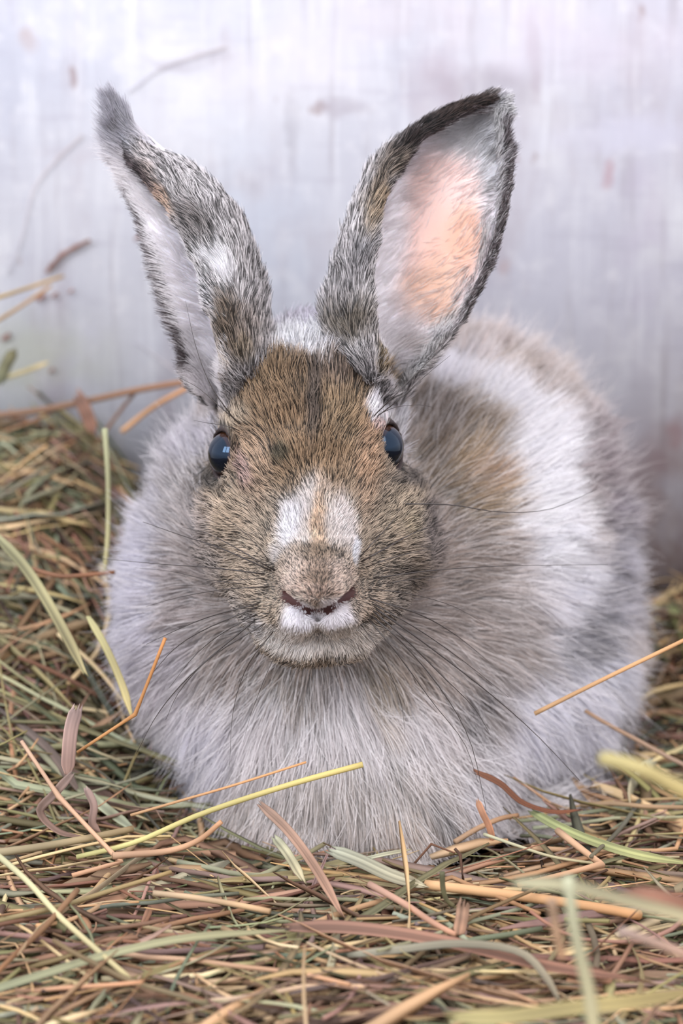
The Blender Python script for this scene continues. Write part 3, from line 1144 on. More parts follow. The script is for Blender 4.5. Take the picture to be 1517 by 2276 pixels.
def grow_ears():
    AP, AR, AC = [], [], []
    for e, (G, n, dv, O, I) in enumerate(ears):
        nv, nu = G.shape[:2]
        for inner in (False, True):
            N = 30000 if not inner else 24000
            v = rng.random(N) * (nv - 1.001)
            u = rng.random(N) * (nu - 1.001)
            if inner and e == 0:
                # thin over the bare pink middle
                pass
            # some extra hair on both rims
            k = int(N * 0.22)
            rim = rng.random(k) < 0.5
            u[:k] = np.where(rim, rng.random(k) * 1.8, nu - 1.01 - rng.random(k) * 1.8)
            vi, ui = v.astype(int), u.astype(int)
            fv, fu = (v - vi)[:, None], (u - ui)[:, None]

            def smp(A):
                return (A[vi, ui] * (1 - fv) * (1 - fu) + A[vi + 1, ui] * fv * (1 - fu)
                        + A[vi, ui + 1] * (1 - fv) * fu + A[vi + 1, ui + 1] * fv * fu)
            S = I if inner else O
            R = smp(S)
            nn = norm(smp(n)) * (-1 if inner else 1)
            up = norm(smp(dv))
            du = norm(smp(np.gradient(G, axis=1)))
            t = v / (nv - 1)
            un = u / (nu - 1) * 2 - 1
            edge = sstep(0.72, 1.0, np.abs(un))
            if inner:
                flow = norm(up * 0.8 + du * (un * 0.8)[:, None] + (du * (0.5 if e == 0 else 0.2)))
                L = 0.0085 + 0.004 * (1 - sstep(0.05, 0.3, t))
                px = proj(R)
                pk = np.exp(-(((px[:, 0] - 975) / 75) ** 2 + ((px[:, 1] - 520) / 150) ** 2)) if e == 0 else np.zeros(N)
                L *= 1 - 0.55 * pk
                keep = rng.random(N) > 0.92 * pk
                lift = 0.18 + 0.15 * rng.random(N)
            else:
                flow = norm(up + du * (un * 0.25)[:, None])
                L = 0.0065 - 0.001 * t
                L = L + 0.004 * (1 - sstep(0.0, 0.25, t))
                keep = np.ones(N, bool)
                lift = 0.22 + 0.2 * rng.random(N)
            L = L * rng.uniform(0.7, 1.25, N) * (1 - 0.25 * edge)
            R, nn, flow, L, lift, un, t, edge = [a[keep] for a in (R, nn, flow, L, lift, un, t, edge)]
            N = len(R)
            P, cid = strands(R, nn, flow, L, lift, K=5, clump=0.5, per=14, spread=0.16)
            c = ear_color(P[:, 3], inner, None)
            if inner:
                mxw = ((0.55 if e == 0 else 0.9) * sstep(280, 400, proj(P[:, 3])[:, 1]))[:, None]
                c = c * (1 - mxw) + np.array((240, 234, 238.)) * mxw
            # black rims
            if e == 0:
                blk = sstep(0.84, 0.97, un) * sstep(0.22, 0.36, t) * (1 - sstep(0.80, 0.9, t)) * 0.85
                blk = np.maximum(blk, sstep(0.86, 1.0, -un) * sstep(0.55, 0.7, t))
            else:
                blk = sstep(0.80, 0.93, un) * sstep(0.1, 0.2, t) * (1 - sstep(0.60, 0.75, t)) * 0.95
                blk = np.maximum(blk, sstep(0.8, 1.0, -un) * sstep(0.62, 0.72, t) * (1 - sstep(.85, .92, t)))
            c = c + (np.array((58, 48, 50.)) - c) * (blk * (rng.random(N) < 0.85))[:, None]
            ag = agouti_of(c) * (0.3 if inner else 1.6)
            if inner and e == 0: ag = np.maximum(ag, sstep(0.35, 0.8, un) * 1.1)
            ag = np.clip(ag, 0, 1.3)
            r0 = (0.000085 if inner else 0.000125) * rng.uniform(0.7, 1.2, N)
            AP.append(P)
            AR.append(radii(N, 5, r0))
            AC.append(hair_colors(c, 5, np.minimum(ag, 1.1), 0.8, 0.70, 0.9, 0.40, 0.66, 0.32))
    hair_object('ear_fur', np.concatenate(AP), np.concatenate(AR), np.concatenate(AC), furm)


def grow_guard(N):
    R = sample_mesh(BV, BF, N, densB)
    n = grad(R)
    pr = proj(R)
    L = rng.uniform(0.020, 0.031, N) * (1 - 0.4 * sstep(1780, 1850, pr[:, 1])) * (0.65 + 0.35 * sstep(0, .03, f_head(R)))
    down = sstep(1350, 1600, pr[:, 1])
    flow = norm(norm(R - CHIN) + np.array([0, 0, -1.0]) * (0.6 * down)[:, None])
    P, cid = strands(R, n, flow, L, 0.55 + 0.3 * rng.random(N), K=8, clump=0.0, sag=0.4, spread=0.26)
    z = P[..., 2]
    P[..., 2] = np.where(z < 0.0015, 0.0015 + (z - 0.0015) * 0.1, z)
    c = coat(P[:, 5], np.zeros(N)) * 0.35 + np.array((236, 228, 228.)) * 0.65
    hair_object('guard_hair', P, radii(N, 8, 0.00010 * rng.uniform(0.7, 1.3, N), 0.2), hair_colors(c, 8, np.full(N, 0.1), 0.9, 0.7), furm)


grow_head(150000)
grow_guard(15000)
grow_body(200000, 'body_fur', 1.0, 1.0, 0.62, 36, 0.50)
grow_ears()


# ------------------------------------------------------------------ tubes: whiskers, straws
def tube(C, w, th, nseg=6, twist=None, up=(0, 0, 1), taper=(1.0, 1.0), wprof=None):
    """closed tube with elliptical section; C centreline Kx3, w and th half sizes"""
    C = np.asarray(C, float)
    K = len(C)
    T = norm(np.gradient(C, axis=0))
    up = np.asarray(up, float)
    B = norm(np.cross(T, np.tile(up, (K, 1))) + 1e-6)
    Nn = norm(np.cross(B, T))
    if twist is not None:
        a = np.asarray(twist)[:, None]
        B, Nn = B * np.cos(a) + Nn * np.sin(a), -B * np.sin(a) + Nn * np.cos(a)
    s = np.linspace(0, 1, K)
    prof = taper[0] + (taper[1] - taper[0]) * s
    if wprof is not None:
        prof = prof * wprof
    a = np.arange(nseg) / nseg * 2 * math.pi
    V = C[:, None] + B[:, None] * (np.cos(a)[None, :, None] * w * prof[:, None, None]) \
        + Nn[:, None] * (np.sin(a)[None, :, None] * th * prof[:, None, None])
    V = np.concatenate([V.reshape(-1, 3), C[:1], C[-1:]])
    F = []
    for k in range(K - 1):
        for i in range(nseg):
            j = (i + 1) % nseg
            F.append((k * nseg + i, k * nseg + j, (k + 1) * nseg + j, (k + 1) * nseg + i))
    a0, a1 = K * nseg, K * nseg + 1
    for i in range(0, nseg, 2):
        F.append((a0, (i + 2) % nseg, i + 1, i))
        o = (K - 1) * nseg
        F.append((a1, o + i, o + i + 1, o + (i + 2) % nseg))
    return V, np.array(F)


m, t, b = mat('whisker')
b.inputs['Base Color'].default_value = (0.035, 0.028, 0.026, 1)
b.inputs['Roughness'].default_value = 0.4
wm = m
WH = [
    ([(606, 1270), (491, 1219), (400, 1189), (318, 1160)], -.046, -.01, 1.5),
    ([(610, 1268), (519, 1215), (459, 1185), (405, 1172)], -.046, -.02, 1.2),
    ([(590, 1276), (471, 1262), (360, 1254), (228, 1242)], -.046, .005, 1.4),
    ([(598, 1304), (499, 1310), (400, 1327), (325, 1348)], -.046, -.01, 1.1),
    ([(580, 1340), (471, 1369), (400, 1397), (325, 1432)], -.044, -.02, 1.4),
    ([(575, 1348), (459, 1397), (390, 1440), (335, 1500)], -.044, -.03, 1.4),
    ([(575, 1362), (490, 1410), (430, 1460), (375, 1530)], -.044, -.035, 1.1),
    ([(570, 1375), (459, 1468), (395, 1530), (345, 1595), (303, 1675)], -.044, -.04, 1.7),
    ([(590, 1385), (470, 1460), (400, 1535), (368, 1600)], -.044, -.04, 1.2),
    ([(610, 1400), (550, 1480), (518, 1580), (510, 1700)], -.042, -.045, 0.9),
    ([(640, 1405), (600, 1480), (560, 1580), (540, 1650)], -.042, -.045, 0.7),
    ([(600, 1250), (560, 1200), (500, 1150), (455, 1120)], -.046, -.02, 0.8),
    ([(590, 1285), (520, 1290), (440, 1300), (380, 1302)], -.046, -.02, 0.8),
    ([(560, 1300), (470, 1290), (380, 1270), (300, 1262)], -.044, -.005, 0.9),
    ([(796, 1242), (835, 1199), (872, 1158), (900, 1110)], -.050, -.03, 1.1),
    ([(800, 1250), (850, 1222), (914, 1187), (960, 1170)], -.050, -.03, 1.6),
    ([(810, 1262), (870, 1240), (930, 1225), (985, 1215)], -.050, -.02, 1.0),
    ([(880, 1120), (1000, 1122), (1110, 1138), (1220, 1132), (1325, 1088)], -.030, .02, 1.3),
    ([(830, 1285), (960, 1268), (1120, 1258), (1350, 1255)], -.044, .0, 1.2),
    ([(820, 1330), (930, 1365), (1010, 1410), (1085, 1470)], -.044, -.01, 1.5),
    ([(825, 1340), (930, 1400), (1030, 1470), (1130, 1550)], -.044, -.02, 1.3),
    ([(830, 1350), (930, 1420), (1080, 1535), (1190, 1632), (1288, 1735)], -.044, -.03, 1.8),
    ([(825, 1355), (900, 1420), (980, 1500), (1050, 1570), (1085, 1625)], -.044, -.04, 1.6),
    ([(820, 1365), (895, 1430), (985, 1540), (1045, 1650), (1080, 1800)], -.044, -.05, 1.5),
    ([(815, 1372), (880, 1450), (960, 1560), (1030, 1650), (1062, 1740)], -.044, -.05, 1.2),
    ([(800, 1385), (850, 1460), (890, 1560), (900, 1640)], -.044, -.05, 0.8),
    ([(815, 1310), (900, 1318), (1000, 1345), (1075, 1385)], -.044, -.01, 1.0),
    ([(835, 1300), (900, 1290), (960, 1282), (1010, 1285)], -.044, -.01, 0.9),
    ([(545, 952), (490, 905), (440, 862), (395, 838)], -.024, -.018, 1.0),
    ([(540, 960), (500, 946), (460, 940), (430, 934)], -.020, -.012, 0.9),
    ([(530, 945), (470, 860), (435, 770), (412, 668)], -.018, -.016, 0.9),
    ([(825, 930), (880, 875), (940, 815), (1005, 750)], -.024, -.020, 1.0),
    ([(832, 930), (890, 885), (945, 835), (1000, 790)], -.022, -.018, 1.0),
    ([(838, 922), (880, 905), (930, 900), (960, 905)], -.018, -.012, 0.7),
]
for pts_, y0, y1, wd in WH:
    C = catmull(np.array([pt(px, py, y0 + (y1 - y0) * i / (len(pts_) - 1)) for i, (px, py) in enumerate(pts_)]), 14)
    n_ = len(C)
    dd = norm(CAM - C)
    add_ = np.zeros(n_)
    for _k in range(60):
        P_ = C + dd * add_[:, None]
        need = np.minimum(np.linspace(0, 1, n_) * 0.05, 0.008)
        need2 = np.minimum(np.linspace(0, 1, n_) * 0.05, 0.020)
        bad = (f_head(P_) < need) | (f_body(P_) < need2)
        add_[bad] += 0.001
    for _k in range(12):
        add_[1:-1] = np.maximum(add_[1:-1], 0.5 * (add_[:-2] + add_[2:]))
    a0 = add_[0]
    for _k in range(60):
        if f_head((C[0] + dd[0] * a0)[None])[0] < 0.0004: break
        a0 -= 0.0005
    if add_[0] - a0 < 0.028:
        for _k in range(4):
            f_ = math.sin(_k / 4 * math.pi / 2)
            add_[_k] = a0 + (add_[_k] - a0) * f_
    C = C + dd * add_[:, None]
    V, F = tube(C, 0.00017 * wd, 0.00017 * wd, 6, taper=(1.25, 0.3))
    rpart(mesh_obj('whisker', V, F, wm))

# ------------------------------------------------------------------ hay
hay_m = attr_mat('dry_hay', rough=0.62, spec=0.3, bump=0.25, bscale=1800)
tt = hay_m.node_tree
bb = tt.nodes['Principled BSDF']
trn = tt.nodes.new('ShaderNodeBsdfTranslucent')
mxs = tt.nodes.new('ShaderNodeMixShader')
mxs.inputs[0].default_value = 0.12
tt.links.new(tt.nodes['Attribute'].outputs['Color'], trn.inputs['Color'])
tt.links.new(bb.outputs[0], mxs.inputs[1])
tt.links.new(trn.outputs[0], mxs.inputs[2])
tt.links.new(mxs.outputs[0], tt.nodes['Material Output'].inputs[0])

PAL = {
    'tan': [(196, 160, 122), (184, 150, 116), (204, 172, 130), (178, 142, 106)],
    'brown': [(150, 114, 92), (132, 100, 80), (160, 126, 104), (118, 88, 68)],
    'mauve': [(158, 132, 124), (146, 120, 114), (168, 142, 132)],
    'olive': [(150, 142, 96), (136, 132, 90), (164, 158, 112), (120, 118, 82)],
    'sage': [(158, 164, 136), (142, 152, 128), (172, 176, 146), (128, 140, 112)],
    'straw': [(214, 190, 142), (206, 186, 146), (222, 204, 160)],
}
PW = [('tan', .24), ('brown', .18), ('mauve', .11), ('olive', .17), ('sage', .16), ('straw', .14)]
PWG = [('tan', .12), ('brown', .14), ('mauve', .08), ('olive', .27), ('sage', .30), ('straw', .09)]


def terrain(x, y):
    """height of the hay surface"""
    x = np.asarray(x, float)
    y = np.asarray(y, float)
    P = np.stack([x.ravel(), y.ravel(), np.zeros(x.size)], -1)
    h = 0.004 * vnoise(P, 0.035, 2).reshape(x.shape) + 0.003 * vnoise(P, 0.013, 9).reshape(x.shape) + 0.002
    pile = sstep(-0.035, -0.13, x) * sstep(-0.02, 0.26, y)
    h = h + 0.088 * pile
    h = h + 0.012 * sstep(-0.06, -0.14, x) * sstep(-0.1, 0.05, y)
    h = h + 0.020 * sstep(0.10, 0.16, x) * sstep(0.08, 0.27, y)
    # pressed down under the rabbit
    h = h - 0.004 * np.exp(-(((x - 0.02) / 0.10) ** 2 + ((y - 0.12) / 0.10) ** 2))
    h = h - 0.007 * np.exp(-((x / 0.07) ** 2 + ((y + 0.012) / 0.028) ** 2))
    return h


def straw_line(x, y, az, L, K, lay, curl=0.15, kink=False, rise=0.0, zfun=True):
    s = np.linspace(-0.5, 0.5, K)
    bend = random.gauss(0, curl)
    a = az + bend * s * 2
    if kink and K > 5:
        k0 = random.randint(2, K - 3)
        a[k0:] += random.choice((-1, 1)) * random.uniform(0.4, 1.4)
    st = L / (K - 1)
    xs_ = np.concatenate([[0], np.cumsum(np.cos(a[:-1]) * st)])
    ys_ = np.concatenate([[0], np.cumsum(np.sin(a[:-1]) * st)])
    xs_ += x - xs_[K // 2]
    ys_ += y - ys_[K // 2]
    h = terrain(xs_, ys_)
    # stiff: a straight chord over the bumps with a slight bow
    fit = np.polyfit(s, h, 1)
    hz = 0.75 * np.polyval(fit, s) + 0.25 * h
    z = hz + lay + rise * (s + 0.5) - 0.35 * abs(random.gauss(0, 0.006)) * (2 * s) ** 2 * random.choice((-1, 1))
    return np.stack([xs_, ys_, z], -1)


def colour(kindw):
    r = random.random()
    for k, w in kindw:
        r -= w
        if r <= 0: break
    c = np.array(random.choice(PAL[k]), float) * random.uniform(0.86, 1.1)
    c += np.array([random.gauss(0, 4) for _ in range(3)])
    if random.random() < 0.16: c *= random.uniform(0.5, 0.75)
    return k, c


def shade_along(c, K, nseg):
    """slow drift of tone from one end to the other, drier towards the tip"""
    s = np.linspace(0, 1, K)
    tip = np.array(c) * np.array((1.05, 0.97, 0.88))
    cc = c[None] * (1 - s[:, None]) + tip[None] * s[:, None]
    cc = cc * (1 + 0.06 * np.sin(s * random.uniform(3, 14) + random.uniform(0, 6)))[:, None]
    v = np.repeat(cc, nseg, axis=0)
    v = np.clip(np.concatenate([v, cc[:1], cc[-1:]]), 5, 250)
    g_ = v.mean(-1, keepdims=True)
    return lin(np.minimum((g_ + (v - g_) * 0.84) * np.array((0.94, 0.93, 0.92)), 245))


def straw_geo(C, w, blade, c, nseg=6, up=(0, 0, 1)):
    K = len(C)
    if blade:
        tw = np.linspace(0, random.gauss(0, 0.9), K) + random.gauss(0, 0.9)
        wp = np.clip(np.minimum(np.linspace(0.6, 4, K), np.linspace(3.2, 0.25, K)), 0, 1)
        V, F = tube(C, w, max(0.00016, w * 0.14), nseg, twist=tw, wprof=wp, up=up)
    else:
        V, F = tube(C, w, w * 0.9, nseg, taper=(1.0, random.uniform(0.55, 0.9)), up=up)
    return V, F, shade_along(c, K, nseg)


def ribbon(C, w, up=(0, 0, 1), twist=None, wprof=None, ribs=4, cup=0.25, ragged=1.0, th=0.00012):
    """a dry leaf: ribbed strip with thickness and torn ends"""
    C = np.asarray(C, float)
    K = len(C)
    T = norm(np.gradient(C, axis=0))
    up = np.tile(np.asarray(up, float), (K, 1))
    B = norm(np.cross(T, up) + 1e-6)
    Nn = norm(np.cross(B, T))
    if twist is not None:
        a = np.asarray(twist)[:, None]
        B, Nn = B * np.cos(a) + Nn * np.sin(a), -B * np.sin(a) + Nn * np.cos(a)
    M = 2 * ribs + 1
    u = np.linspace(-1, 1, M)
    h = cup * u * u + np.where(np.arange(M) % 2 == 1, 0.10, -0.02)
    wp = (np.ones(K) if wprof is None else wprof)[:, None]
    S = C[:, None] + B[:, None] * (u[None] * w * wp)[..., None] + Nn[:, None] * (h[None] * w * wp)[..., None]
    e0 = np.array([random.uniform(-1, 1) for _ in range(M)]) * w * ragged
    e1 = np.array([random.uniform(-1, 1) for _ in range(M)]) * w * ragged
    S[0] += T[0] * e0[:, None]
    S[-1] += T[-1] * e1[:, None]
    top = S + Nn[:, None] * th
    bot = S - Nn[:, None] * th
    V = np.concatenate([top.reshape(-1, 3), bot.reshape(-1, 3)])
    k = np.arange(K * M).reshape(K, M)
    t_ = np.stack([k[:-1, :-1], k[:-1, 1:], k[1:, 1:], k[1:, :-1]], -1).reshape(-1, 4)
    n = K * M
    f = [t_, t_[:, ::-1] + n]
    for a, b_ in ((k[:-1, 0], k[1:, 0]), (k[1:, -1], k[:-1, -1]), (k[0, 1:], k[0, :-1]), (k[-1, :-1], k[-1, 1:])):
        f.append(np.stack([a, b_, b_ + n, a + n], -1))
    return V, np.concatenate(f), M


def ribbon_col(c, K, M):
    s = np.linspace(0, 1, K)
    cc = c[None] * (1 - s[:, None]) + (c * np.array((1.05, .97, .9)))[None] * s[:, None]
    v = cc[:, None] * (1 + 0.09 * np.array([random.gauss(0, 1) for _ in range(M)]))[None, :, None]
    v = v * (1 + 0.06 * np.sin(s * random.uniform(4, 16) + random.uniform(0, 6)))[:, None, None]
    v = np.clip(v.reshape(-1, 3), 5, 250)
    g_ = v.mean(-1, keepdims=True)
    v = lin(np.minimum((g_ + (v - g_) * 0.80) * np.array((0.95, 0.94, 0.93)), 245))
    return np.concatenate([v, v])



def inside_rabbit(C, margin=0.0):
    return np.any(f_body(C) < margin)


def in_frame_y(x, y):
    return True


def random_straw(xr, yr, lay, big=False, K=8, green=False):
    for _ in range(40):
        x = random.uniform(*xr)
        y = random.uniform(*yr)
        blade = random.random() < 0.5
        L = random.uniform(0.05, 0.13) if big else random.uniform(0.025, 0.10)
        az = random.gauss(0, 0.65) if random.random() < 0.75 else random.uniform(-1.57, 1.57)
        if random.random() < 0.5: az += math.pi
        ly = random.uniform(*lay)
        rise = random.gauss(0, 0.005) if random.random() < 0.85 else random.gauss(0, 0.013)
        C = straw_line(x, y, az, L, K, ly, curl=0.22, kink=random.random() < 0.16, rise=rise)
        if C[:, 1].max() > WALLY - 0.004: continue
        if inside_rabbit(C, 0.002): continue
        if np.ptp(C[:, 2]) > 0.30 * np.hypot(np.ptp(C[:, 0]), np.ptp(C[:, 1])) and y < 0.0: continue
        if blade: w = random.uniform(0.0007, 0.0021) if random.random() < 0.85 else random.uniform(0.0019, 0.0031) * (1.25 if big else 1)
        else: w = random.uniform(0.00030, 0.0011) * (1.25 if big else 1)
        return C, w, blade
    return None


# hay_bed: the uncounted mass, over a sheet coloured dark for the shade between straws
Vs, Fs, Cs = [], [], []
off = 0


def add(V, F, c):
    global off
    Vs.append(V)
    Fs.append(F + off)
    Cs.append(c)
    off += len(V)


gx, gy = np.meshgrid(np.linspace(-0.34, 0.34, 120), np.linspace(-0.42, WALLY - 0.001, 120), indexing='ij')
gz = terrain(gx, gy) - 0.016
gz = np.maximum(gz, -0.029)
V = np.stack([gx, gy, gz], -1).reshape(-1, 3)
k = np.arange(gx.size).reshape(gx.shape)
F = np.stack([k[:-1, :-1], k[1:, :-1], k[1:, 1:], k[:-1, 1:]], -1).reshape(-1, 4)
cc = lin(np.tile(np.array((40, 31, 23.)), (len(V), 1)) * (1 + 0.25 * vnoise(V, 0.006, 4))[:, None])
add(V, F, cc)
zones = [
    # xr, yr, layers, count, green
    ((-0.20, 0.20), (-0.26, 0.03), (-0.013, 0.003), 5200, False),
    ((-0.24, -0.03), (-0.02, 0.29), (-0.014, 0.004), 4200, True),
    ((0.09, 0.26), (-0.01, 0.29), (-0.013, 0.003), 2200, False),
    ((-0.20, 0.20), (-0.22, 0.00), (-0.002, 0.006), 900, False),
    ((-0.30, 0.30), (-0.36, -0.20), (-0.013, 0.003), 1600, False),
    ((0.20, 0.31), (-0.25, 0.29), (-0.013, 0.003), 900, False),
    ((-0.31, -0.19), (-0.25, 0.29), (-0.013, 0.003), 1000, True),
    ((-0.24, -0.05), (0.0, 0.29), (0.0, 0.012), 500, True),
    ((0.09, 0.24), (0.0, 0.29), (0.0, 0.007), 260, False),
]
for xr, yr, lay, cnt, green in zones:
    for _ in range(cnt):
        r = random_straw(xr, yr, lay, K=7)
        if r is None: continue
        C, w, blade = r
        _, c = colour(PWG if green else PW)
        depth = 1.0
        add(*straw_geo(C, w, blade, c, nseg=4))
# chaff: short thin bits
for _ in range(2500):
    r = random_straw((-0.22, 0.22), (-0.24, 0.02) if random.random() < .6 else (0.02, 0.29), (-0.004, 0.005), K=4)
    if r is None: continue
    C, w, blade = r
    C = C[len(C) // 2] + (C - C[len(C) // 2]) * 0.35
    _, c = colour(PW)
    add(*straw_geo(C, w * 0.7, blade, c, nseg=4))
hb = mesh_obj('hay_bed', np.concatenate(Vs), np.concatenate(Fs), hay_m, col=np.concatenate(Cs))
tag(hb, 'deep loose bed of dry hay covering the floor around the rabbit', 'hay', kind='stuff')

# ---- the straws one can point at
TOPK = 'hay_straw'


def lay_on(C, clear=0.010):
    if C[:, 1].min() > 0.0: return C
    a = np.zeros(len(C))
    dd = norm(CAM - C)
    for _ in range(40):
        P = C + dd * a[:, None]
        low_ = P[:, 2] < terrain(P[:, 0], P[:, 1]) + clear
        low_[0] = low_[-1] = False
        a[low_] += 0.0015
    for _ in range(10):
        a[1:-1] = np.maximum(a[1:-1], 0.5 * (a[:-2] + a[2:]))
    a[0] = max(a[0], a[1] * .7)
    a[-1] = max(a[-1], a[-2] * .7)
    return C + dd * a[:, None]


def named(name, label, pts_, Y, wpx, c, blade=False, cat='straw', twist=0.0, taper=(1, .8), flat=None, round_end=False, K=18, group=None, up=(0, -0.8, 0.6)):
    if not isinstance(Y, (list, tuple)):
        Y = [Y] * len(pts_)
    C = lay_on(catmull(np.array([pt(px, py, y) for (px, py), y in zip(pts_, Y)]), K))
    w = wpx * 0.5 * mpp(float(np.mean(Y)))
    c = np.array(c, float)
    if blade:
        wp = np.clip(np.minimum(np.linspace(0.55, 5, K), np.linspace(4, 0.3, K)), 0, 1)
        V, F, M = ribbon(C, w, up=up, twist=np.linspace(twist * 0.3, twist, K), wprof=wp, ribs=4 if wpx > 20 else 2)
        cv = ribbon_col(c, K, M)
    else:
        V, F = tube(C, w, w, 8, taper=taper, up=up)
        cv = shade_along(c, K, 8)
    org = C[0].copy()
    o = mesh_obj(name, V - org, F, hay_m, col=cv)
    o.location = org
    tag(o, label, cat, group)
    return o


def kinked(name, label, pts_, Y, wpx, c, node=True, blade=False, up=(0, .35, 1), taper=(1, .7)):
    """straight lengths that break at each given point"""
    C = []
    for (a, b_) in zip(pts_[:-1], pts_[1:]):
        for f in np.linspace(0, 1, 5)[:-1]:
            C.append([a[i] + (b_[i] - a[i]) * f for i in range(2)])
    C.append(list(pts_[-1]))
    K = len(C)
    Yv = np.interp(np.linspace(0, 1, K), np.linspace(0, 1, len(Y)), Y) if isinstance(Y, (list, tuple)) else [Y] * K
    C = lay_on(np.array([pt(q[0], q[1], y) for q, y in zip(C, Yv)]))
    w = wpx * 0.5 * mpp(float(np.mean(Yv)))
    wp = np.ones(K)
    if node:
        for k_ in range(4, K - 1, 4): wp[k_] = 1.35
    if blade:
        V, F = tube(C, w, w * 0.15, 6, wprof=wp, up=up, taper=taper)
    else:
        V, F = tube(C, w, w, 6, wprof=wp, up=up, taper=taper)
    org = C[0].copy()
    o = mesh_obj(name, V - org, F, hay_m, col=shade_along(np.array(c, float), K, 6))
    o.location = org
    tag(o, label, 'straw')
    return o


N_ = named
N_('hay_straw', 'long yellow-green hay stem slanting up across the rabbit\'s chest',
   [(170, 1905), (300, 1872), (450, 1808), (640, 1745), (806, 1699)], -.058, 15, (204, 200, 128), taper=(.8, .95))
N_('hay_straw', 'thin orange hay stem above the yellow-green stem before the chest',
   [(290, 1812), (400, 1780), (520, 1745), (680, 1694)], -.052, 7, (206, 160, 112))
kinked('hay_straw', 'orange hay stem with a bent joint left of the rabbit\'s chest',
       [(172, 1672), (300, 1588), (367, 1418)], [-.03, -.035, -.035], 9, (206, 148, 88), taper=(.8, .9))
N_('hay_straw', 'straight tan hay stem leaning over the rabbit\'s right haunch from the frame edge',
   [(1188, 1586), (1340, 1510), (1517, 1424), (1640, 1362)], [-.012, -.016, -.02, -.024], 11, (214, 168, 118))
N_('flat_straw', 'rust-brown curled leaf blade at the foot of the haunch',
   [(1056, 1716), (1110, 1742), (1160, 1785), (1230, 1806), (1290, 1800)], [-.02, -.02, -.02, -.015, -.01], 17, (128, 76, 48), True, twist=.8)
kinked('hay_straw', 'pinkish tan folded straw lying diagonally at lower left',
       [(48, 1648), (130, 1770), (268, 1916), (160, 1946)], [-.03, -.05, -.07, -.075], 12, (206, 168, 138), taper=(.8, 1))
N_('flat_straw', 'upright mauve broken blade standing left of the rabbit',
   [(172, 1572), (158, 1620), (152, 1680), (150, 1726)], -.04, 32, (170, 144, 138), True, up=(0, 1, 0))
N_('flat_straw', 'mauve twisted blade below the upright broken blade',
   [(165, 1715), (120, 1765), (88, 1805), (130, 1850), (190, 1862)], -.045, 20, (142, 118, 108), True, twist=.8)
N_('flat_straw', 'mauve curled blade standing in the hay left of the yellow-green stem',
   [(190, 1750), (208, 1790), (205, 1830), (222, 1850)], -.05, 18, (160, 134, 126), True, up=(0, 1, 0))
N_('hay_straw', 'pale green upright hay stem against the rabbit\'s left side',
   [(233, 952), (240, 1060), (240, 1180), (232, 1275)], [.10, .095, .09, .085], 13, (176, 180, 138))
N_('flat_straw', 'pinkish brown blade running down from below the chest',
   [(578, 1788), (640, 1848), (700, 1930), (760, 2035)], [-.05, -.06, -.08, -.10], 24, (160, 130, 112), True, twist=.3)
N_('flat_straw', 'pale sage blade tucked under the chest beside the pinkish brown blade',
   [(610, 1862), (640, 1900), (675, 1960)], [-.05, -.06, -.07], 22, (188, 190, 156), True)
N_('hay_straw', 'thick tan stem with a frayed end in front of the chest',
   [(250, 1902), (370, 1892), (440, 1868), (492, 1826)], [-.07, -.065, -.065, -.065], 17, (196, 156, 122), taper=(1, .7))
N_('hay_straw', 'long dull olive straw crossing at the left edge of the hay',
   [(-40, 1900), (90, 1882), (200, 1862), (295, 1842)], [-.07, -.062, -.058, -.05], 20, (158, 146, 112))
N_('hay_straw', 'cream green straw crossing the lower left corner',
   [(-30, 1880), (60, 1958), (130, 2035), (225, 2120), (296, 2182)], [-.09, -.10, -.12, -.13, -.14], 15, (204, 204, 158))
N_('hay_straw', 'dark brown straw leaning down to the left edge',
   [(172, 1978), (100, 2060), (30, 2125), (-20, 2175)], [-.11, -.13, -.145, -.15], 15, (142, 106, 74))
N_('flat_straw', 'long sage green blade sweeping across the lower left foreground',
   [(-60, 2215), (100, 2165), (250, 2120), (420, 2085), (640, 2068)], [-.16, -.155, -.15, -.145, -.14], 20, (146, 152, 116), True, twist=.2)
N_('hay_straw', 'straight pale tan tube straw in the middle of the foreground',
   [(340, 1985), (430, 1995), (520, 2010), (600, 2026)], [-.10, -.102, -.105, -.11], 16, (196, 170, 134), taper=(.9, .9))
N_('hay_straw', 'long olive straw passing under the cream green one',
   [(-30, 2052), (130, 2015), (260, 1975), (380, 1938)], [-.12, -.11, -.10, -.09], 13, (166, 150, 104))
N_('hay_straw', 'thick golden tan stem lying across the right foreground',
   [(945, 1966), (1060, 1980), (1200, 1998), (1330, 2018), (1420, 2034)], [-.085, -.087, -.09, -.095, -.10], 24, (214, 168, 118), taper=(1, 1))
N_('flat_straw', 'sage green split blade ending beside the golden tan stem',
   [(735, 1890), (800, 1915), (870, 1948), (945, 1972)], [-.055, -.065, -.075, -.085], 34, (160, 164, 142), True, twist=.2)
N_('flat_straw', 'thin sage splinter lying below the fore paw',
   [(800, 1912), (850, 1900), (912, 1888)], [-.06, -.06, -.055], 9, (178, 184, 156), True)
N_('flat_straw', 'broad reddish mauve leaf blade arching across the bottom centre',
   [(640, 2062), (760, 2062), (900, 2078), (1060, 2110), (1220, 2150), (1420, 2178)], [-.125, -.13, -.135, -.14, -.145, -.15], 34, (142, 104, 86), True, twist=.5)
N_('flat_straw', 'grey-green arched blade under the broad mauve leaf',
   [(770, 2124), (880, 2112), (1020, 2098), (1150, 2115), (1210, 2170), (1250, 2240)], [-.14, -.145, -.15, -.155, -.16, -.165], 20, (134, 132, 112), True, twist=.3)
N_('hay_straw', 'pink brown straw leaning among the grass behind the golden stem',
   [(820, 1965), (900, 2010), (960, 2050), (1015, 2080)], [-.09, -.10, -.11, -.115], 17, (196, 154, 132))
